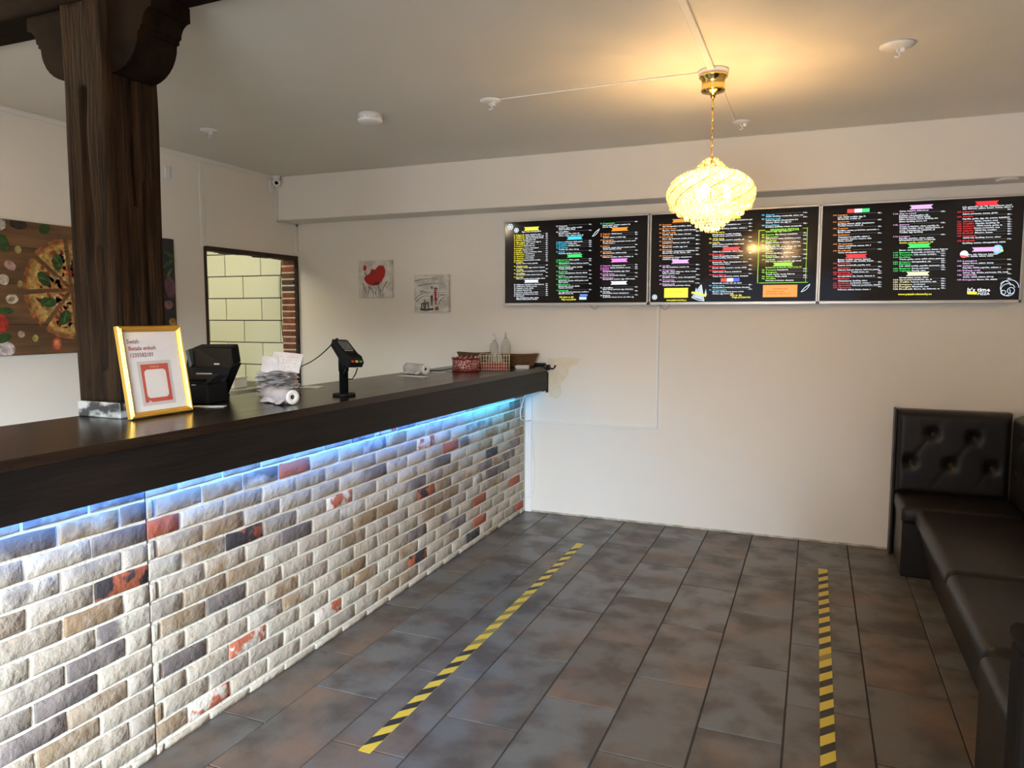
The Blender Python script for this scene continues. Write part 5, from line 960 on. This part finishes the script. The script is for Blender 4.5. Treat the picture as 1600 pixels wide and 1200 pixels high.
# embossed red tin, wire crate, baskets, bottles
tn = thing('embossed_tin', 'round red tin with embossed silver scroll pattern on the counter', 'tin', (-2.190, 4.52, ZT))
M['tin'] = mat('red_embossed_tin', (.20, .016, .014), .38, .35, col2=(.62, .40, .36), scale=110, detail=3, lo=.49, hi=.56, bump=.8, bscale=60)
M['tinred'] = mat('dark_red_enamel', (.20, .012, .010), .3, .3)
put('wall', B().lathe([(.086, .010), (.090, .012), (.092, .080), (.090, .083), (.086, .083), (.086, .012)], 40, cap=False), M['tin'], tn)
put('foot_band', B().lathe([(.0, .001), (.090, 0), (.097, .005), (.094, .014), (.088, .016)], 40), M['tinred'], tn)
put('rim', B().lathe([(.092, .080), (.095, .084), (.096, .092), (.090, .094), (.084, .090), (.084, .080)], 40, cap=False), M['tinred'], tn)
for k in range(16):
    a = 2 * PI * k / 16; put('rim_stud', B().ball((.092 * math.cos(a), .092 * math.sin(a), .096), .007, 8, 5, (1, 1, .5)), M['silver'], tn)
put('floor', B().lathe([(.084, .016), (0, .016)], 32), M['tinred'], tn)
wc = thing('wire_crate', 'cream wire crate with red rods and cloth lining beside the red tin', 'crate', (-2.10, 4.80, ZT), .38)
cw = mat('cream_wire', (.72, .66, .45), .4); rw = mat('red_cloth', (.36, .02, .015), .6, col2=(.25, .015, .01), scale=25, bump=.5)
ax_, ay_, hz = .105, .135, .098
b = B()
for k in range(5):
    z = .004 + hz * k / 4; b.tube([(-ax_, -ay_, z), (ax_, -ay_, z), (ax_, ay_, z), (-ax_, ay_, z)], .0022 if k in (0, 4) else .0013, 4, closed=True)
put('hoops', b, cw, wc)
def rods(x0, y0, x1, y1, n):
    for i in range(n):
        t = i / (n - 1) if n > 1 else 0; x, y = x0 + (x1 - x0) * t, y0 + (y1 - y0) * t
        put('rod', B().cyl((x, y, .003), (x, y, hz + .004), .0016, 5), cw, wc)
rods(-ax_, -ay_, ax_, -ay_, 13); rods(ax_, -ay_ + .02, ax_, ay_, 10); rods(-ax_, ay_, ax_ - .02, ay_, 10)
put('cloth_lining', B().b2((-ax_ + .006, -ay_ + .006, .003), (ax_ - .006, ay_ - .006, .042), .008, 2), rw, wc, label='red cloth lining')
M['wick'] = mat('brown_wicker', (.20, .095, .035), .6, col2=(.10, .045, .016), scale=60, lo=.4, hi=.6, bump=.8, bscale=90, stretch=(1, 1, 4))
def basket(label, loc, rx, ry, h, rz=0):
    t = thing('wicker_basket', label, 'basket', loc, rz, 'brown wicker bread baskets'); n = 44
    b = B(); L_ = 12; rg = []
    for j in range(L_ + 1):
        v = j / L_; k = .72 + .28 * v
        rg.append([b.bm.verts.new((rx * k * math.cos(2 * PI * i / n) + (.0025 if (i + j) % 2 else -.0025) * math.cos(2 * PI * i / n), ry * k * math.sin(2 * PI * i / n) + (.0025 if (i + j) % 2 else -.0025) * math.sin(2 * PI * i / n), .003 + v * h * (1 + .12 * math.cos(2 * PI * i / n) ** 2))) for i in range(n)])
    for A, C in zip(rg, rg[1:]):
        for i in range(n): b.bm.faces.new((A[i], A[(i + 1) % n], C[(i + 1) % n], C[i]))
    b.bm.faces.new(rg[0]); put('weave', b, M['wick'], t)
    put('rim', B().tube([(rx * math.cos(a), ry * math.sin(a), .003 + h * (1 + .12 * math.cos(a) ** 2)) for a in [2 * PI * i / n for i in range(n)]], .006, 6, closed=True), M['wick'], t)
basket('brown oval wicker basket at the far end of the counter', (-2.03, 5.10, ZT), .140, .095, .080, .25)
basket('brown wicker basket behind the wire crate, only its rim showing', (-2.365, 5.02, ZT), .125, .09, .088, .2)
st = thing('paper_stack', 'small pile of clear wrapped papers between the crate and the end basket', 'paper stack', (-1.93, 4.90, ZT), .2)
for k in range(4): put('sheet', B().box((rp.uniform(-.004, .004), rp.uniform(-.004, .004), .003 + k * .006), (.09, .07, .0045), .001, Matrix.Rotation(rp.uniform(-.15, .15), 3, 'Z')), M['white'], st)
pm = mat('translucent_bottle_plastic', (.66, .62, .54), .25); pm.node_tree.nodes['Principled BSDF'].inputs['Alpha'].default_value = .30
bt = thing('pump_bottle', 'clear pump dispenser bottle against the wall behind the baskets', 'bottle', (-2.265, 5.165, ZT))
put('bottle_body', B().lathe([(.0, 0), (.032, .002), (.034, .02), (.034, .145), (.028, .165), (.014, .178), (.014, .19)], 24), pm, bt)
put('pump_head', B().cyl((0, 0, .19), (0, 0, .205), .015, 14).cyl((0, 0, .205), (0, 0, .232), .004, 8).b2((-.006, -.03, .230), (.006, .008, .238), .002), M['white'], bt)
put('liquid', B().lathe([(0, .004), (.030, .005), (.030, .09), (0, .09)], 20), mat('pale_grey_liquid', (.52, .54, .52), .3), bt)
bt = thing('tapered_bottle', 'pale tapered bottle beside the pump bottle against the wall', 'bottle', (-2.172, 5.175, ZT))
put('bottle_body', B().lathe([(.0, 0), (.034, .002), (.036, .02), (.036, .150), (.026, .185), (.012, .210)], 24), pm, bt)
put('nozzle', B().lathe([(.012, .205), (.009, .222), (.004, .252), (0, .253)], 14), pm, bt)
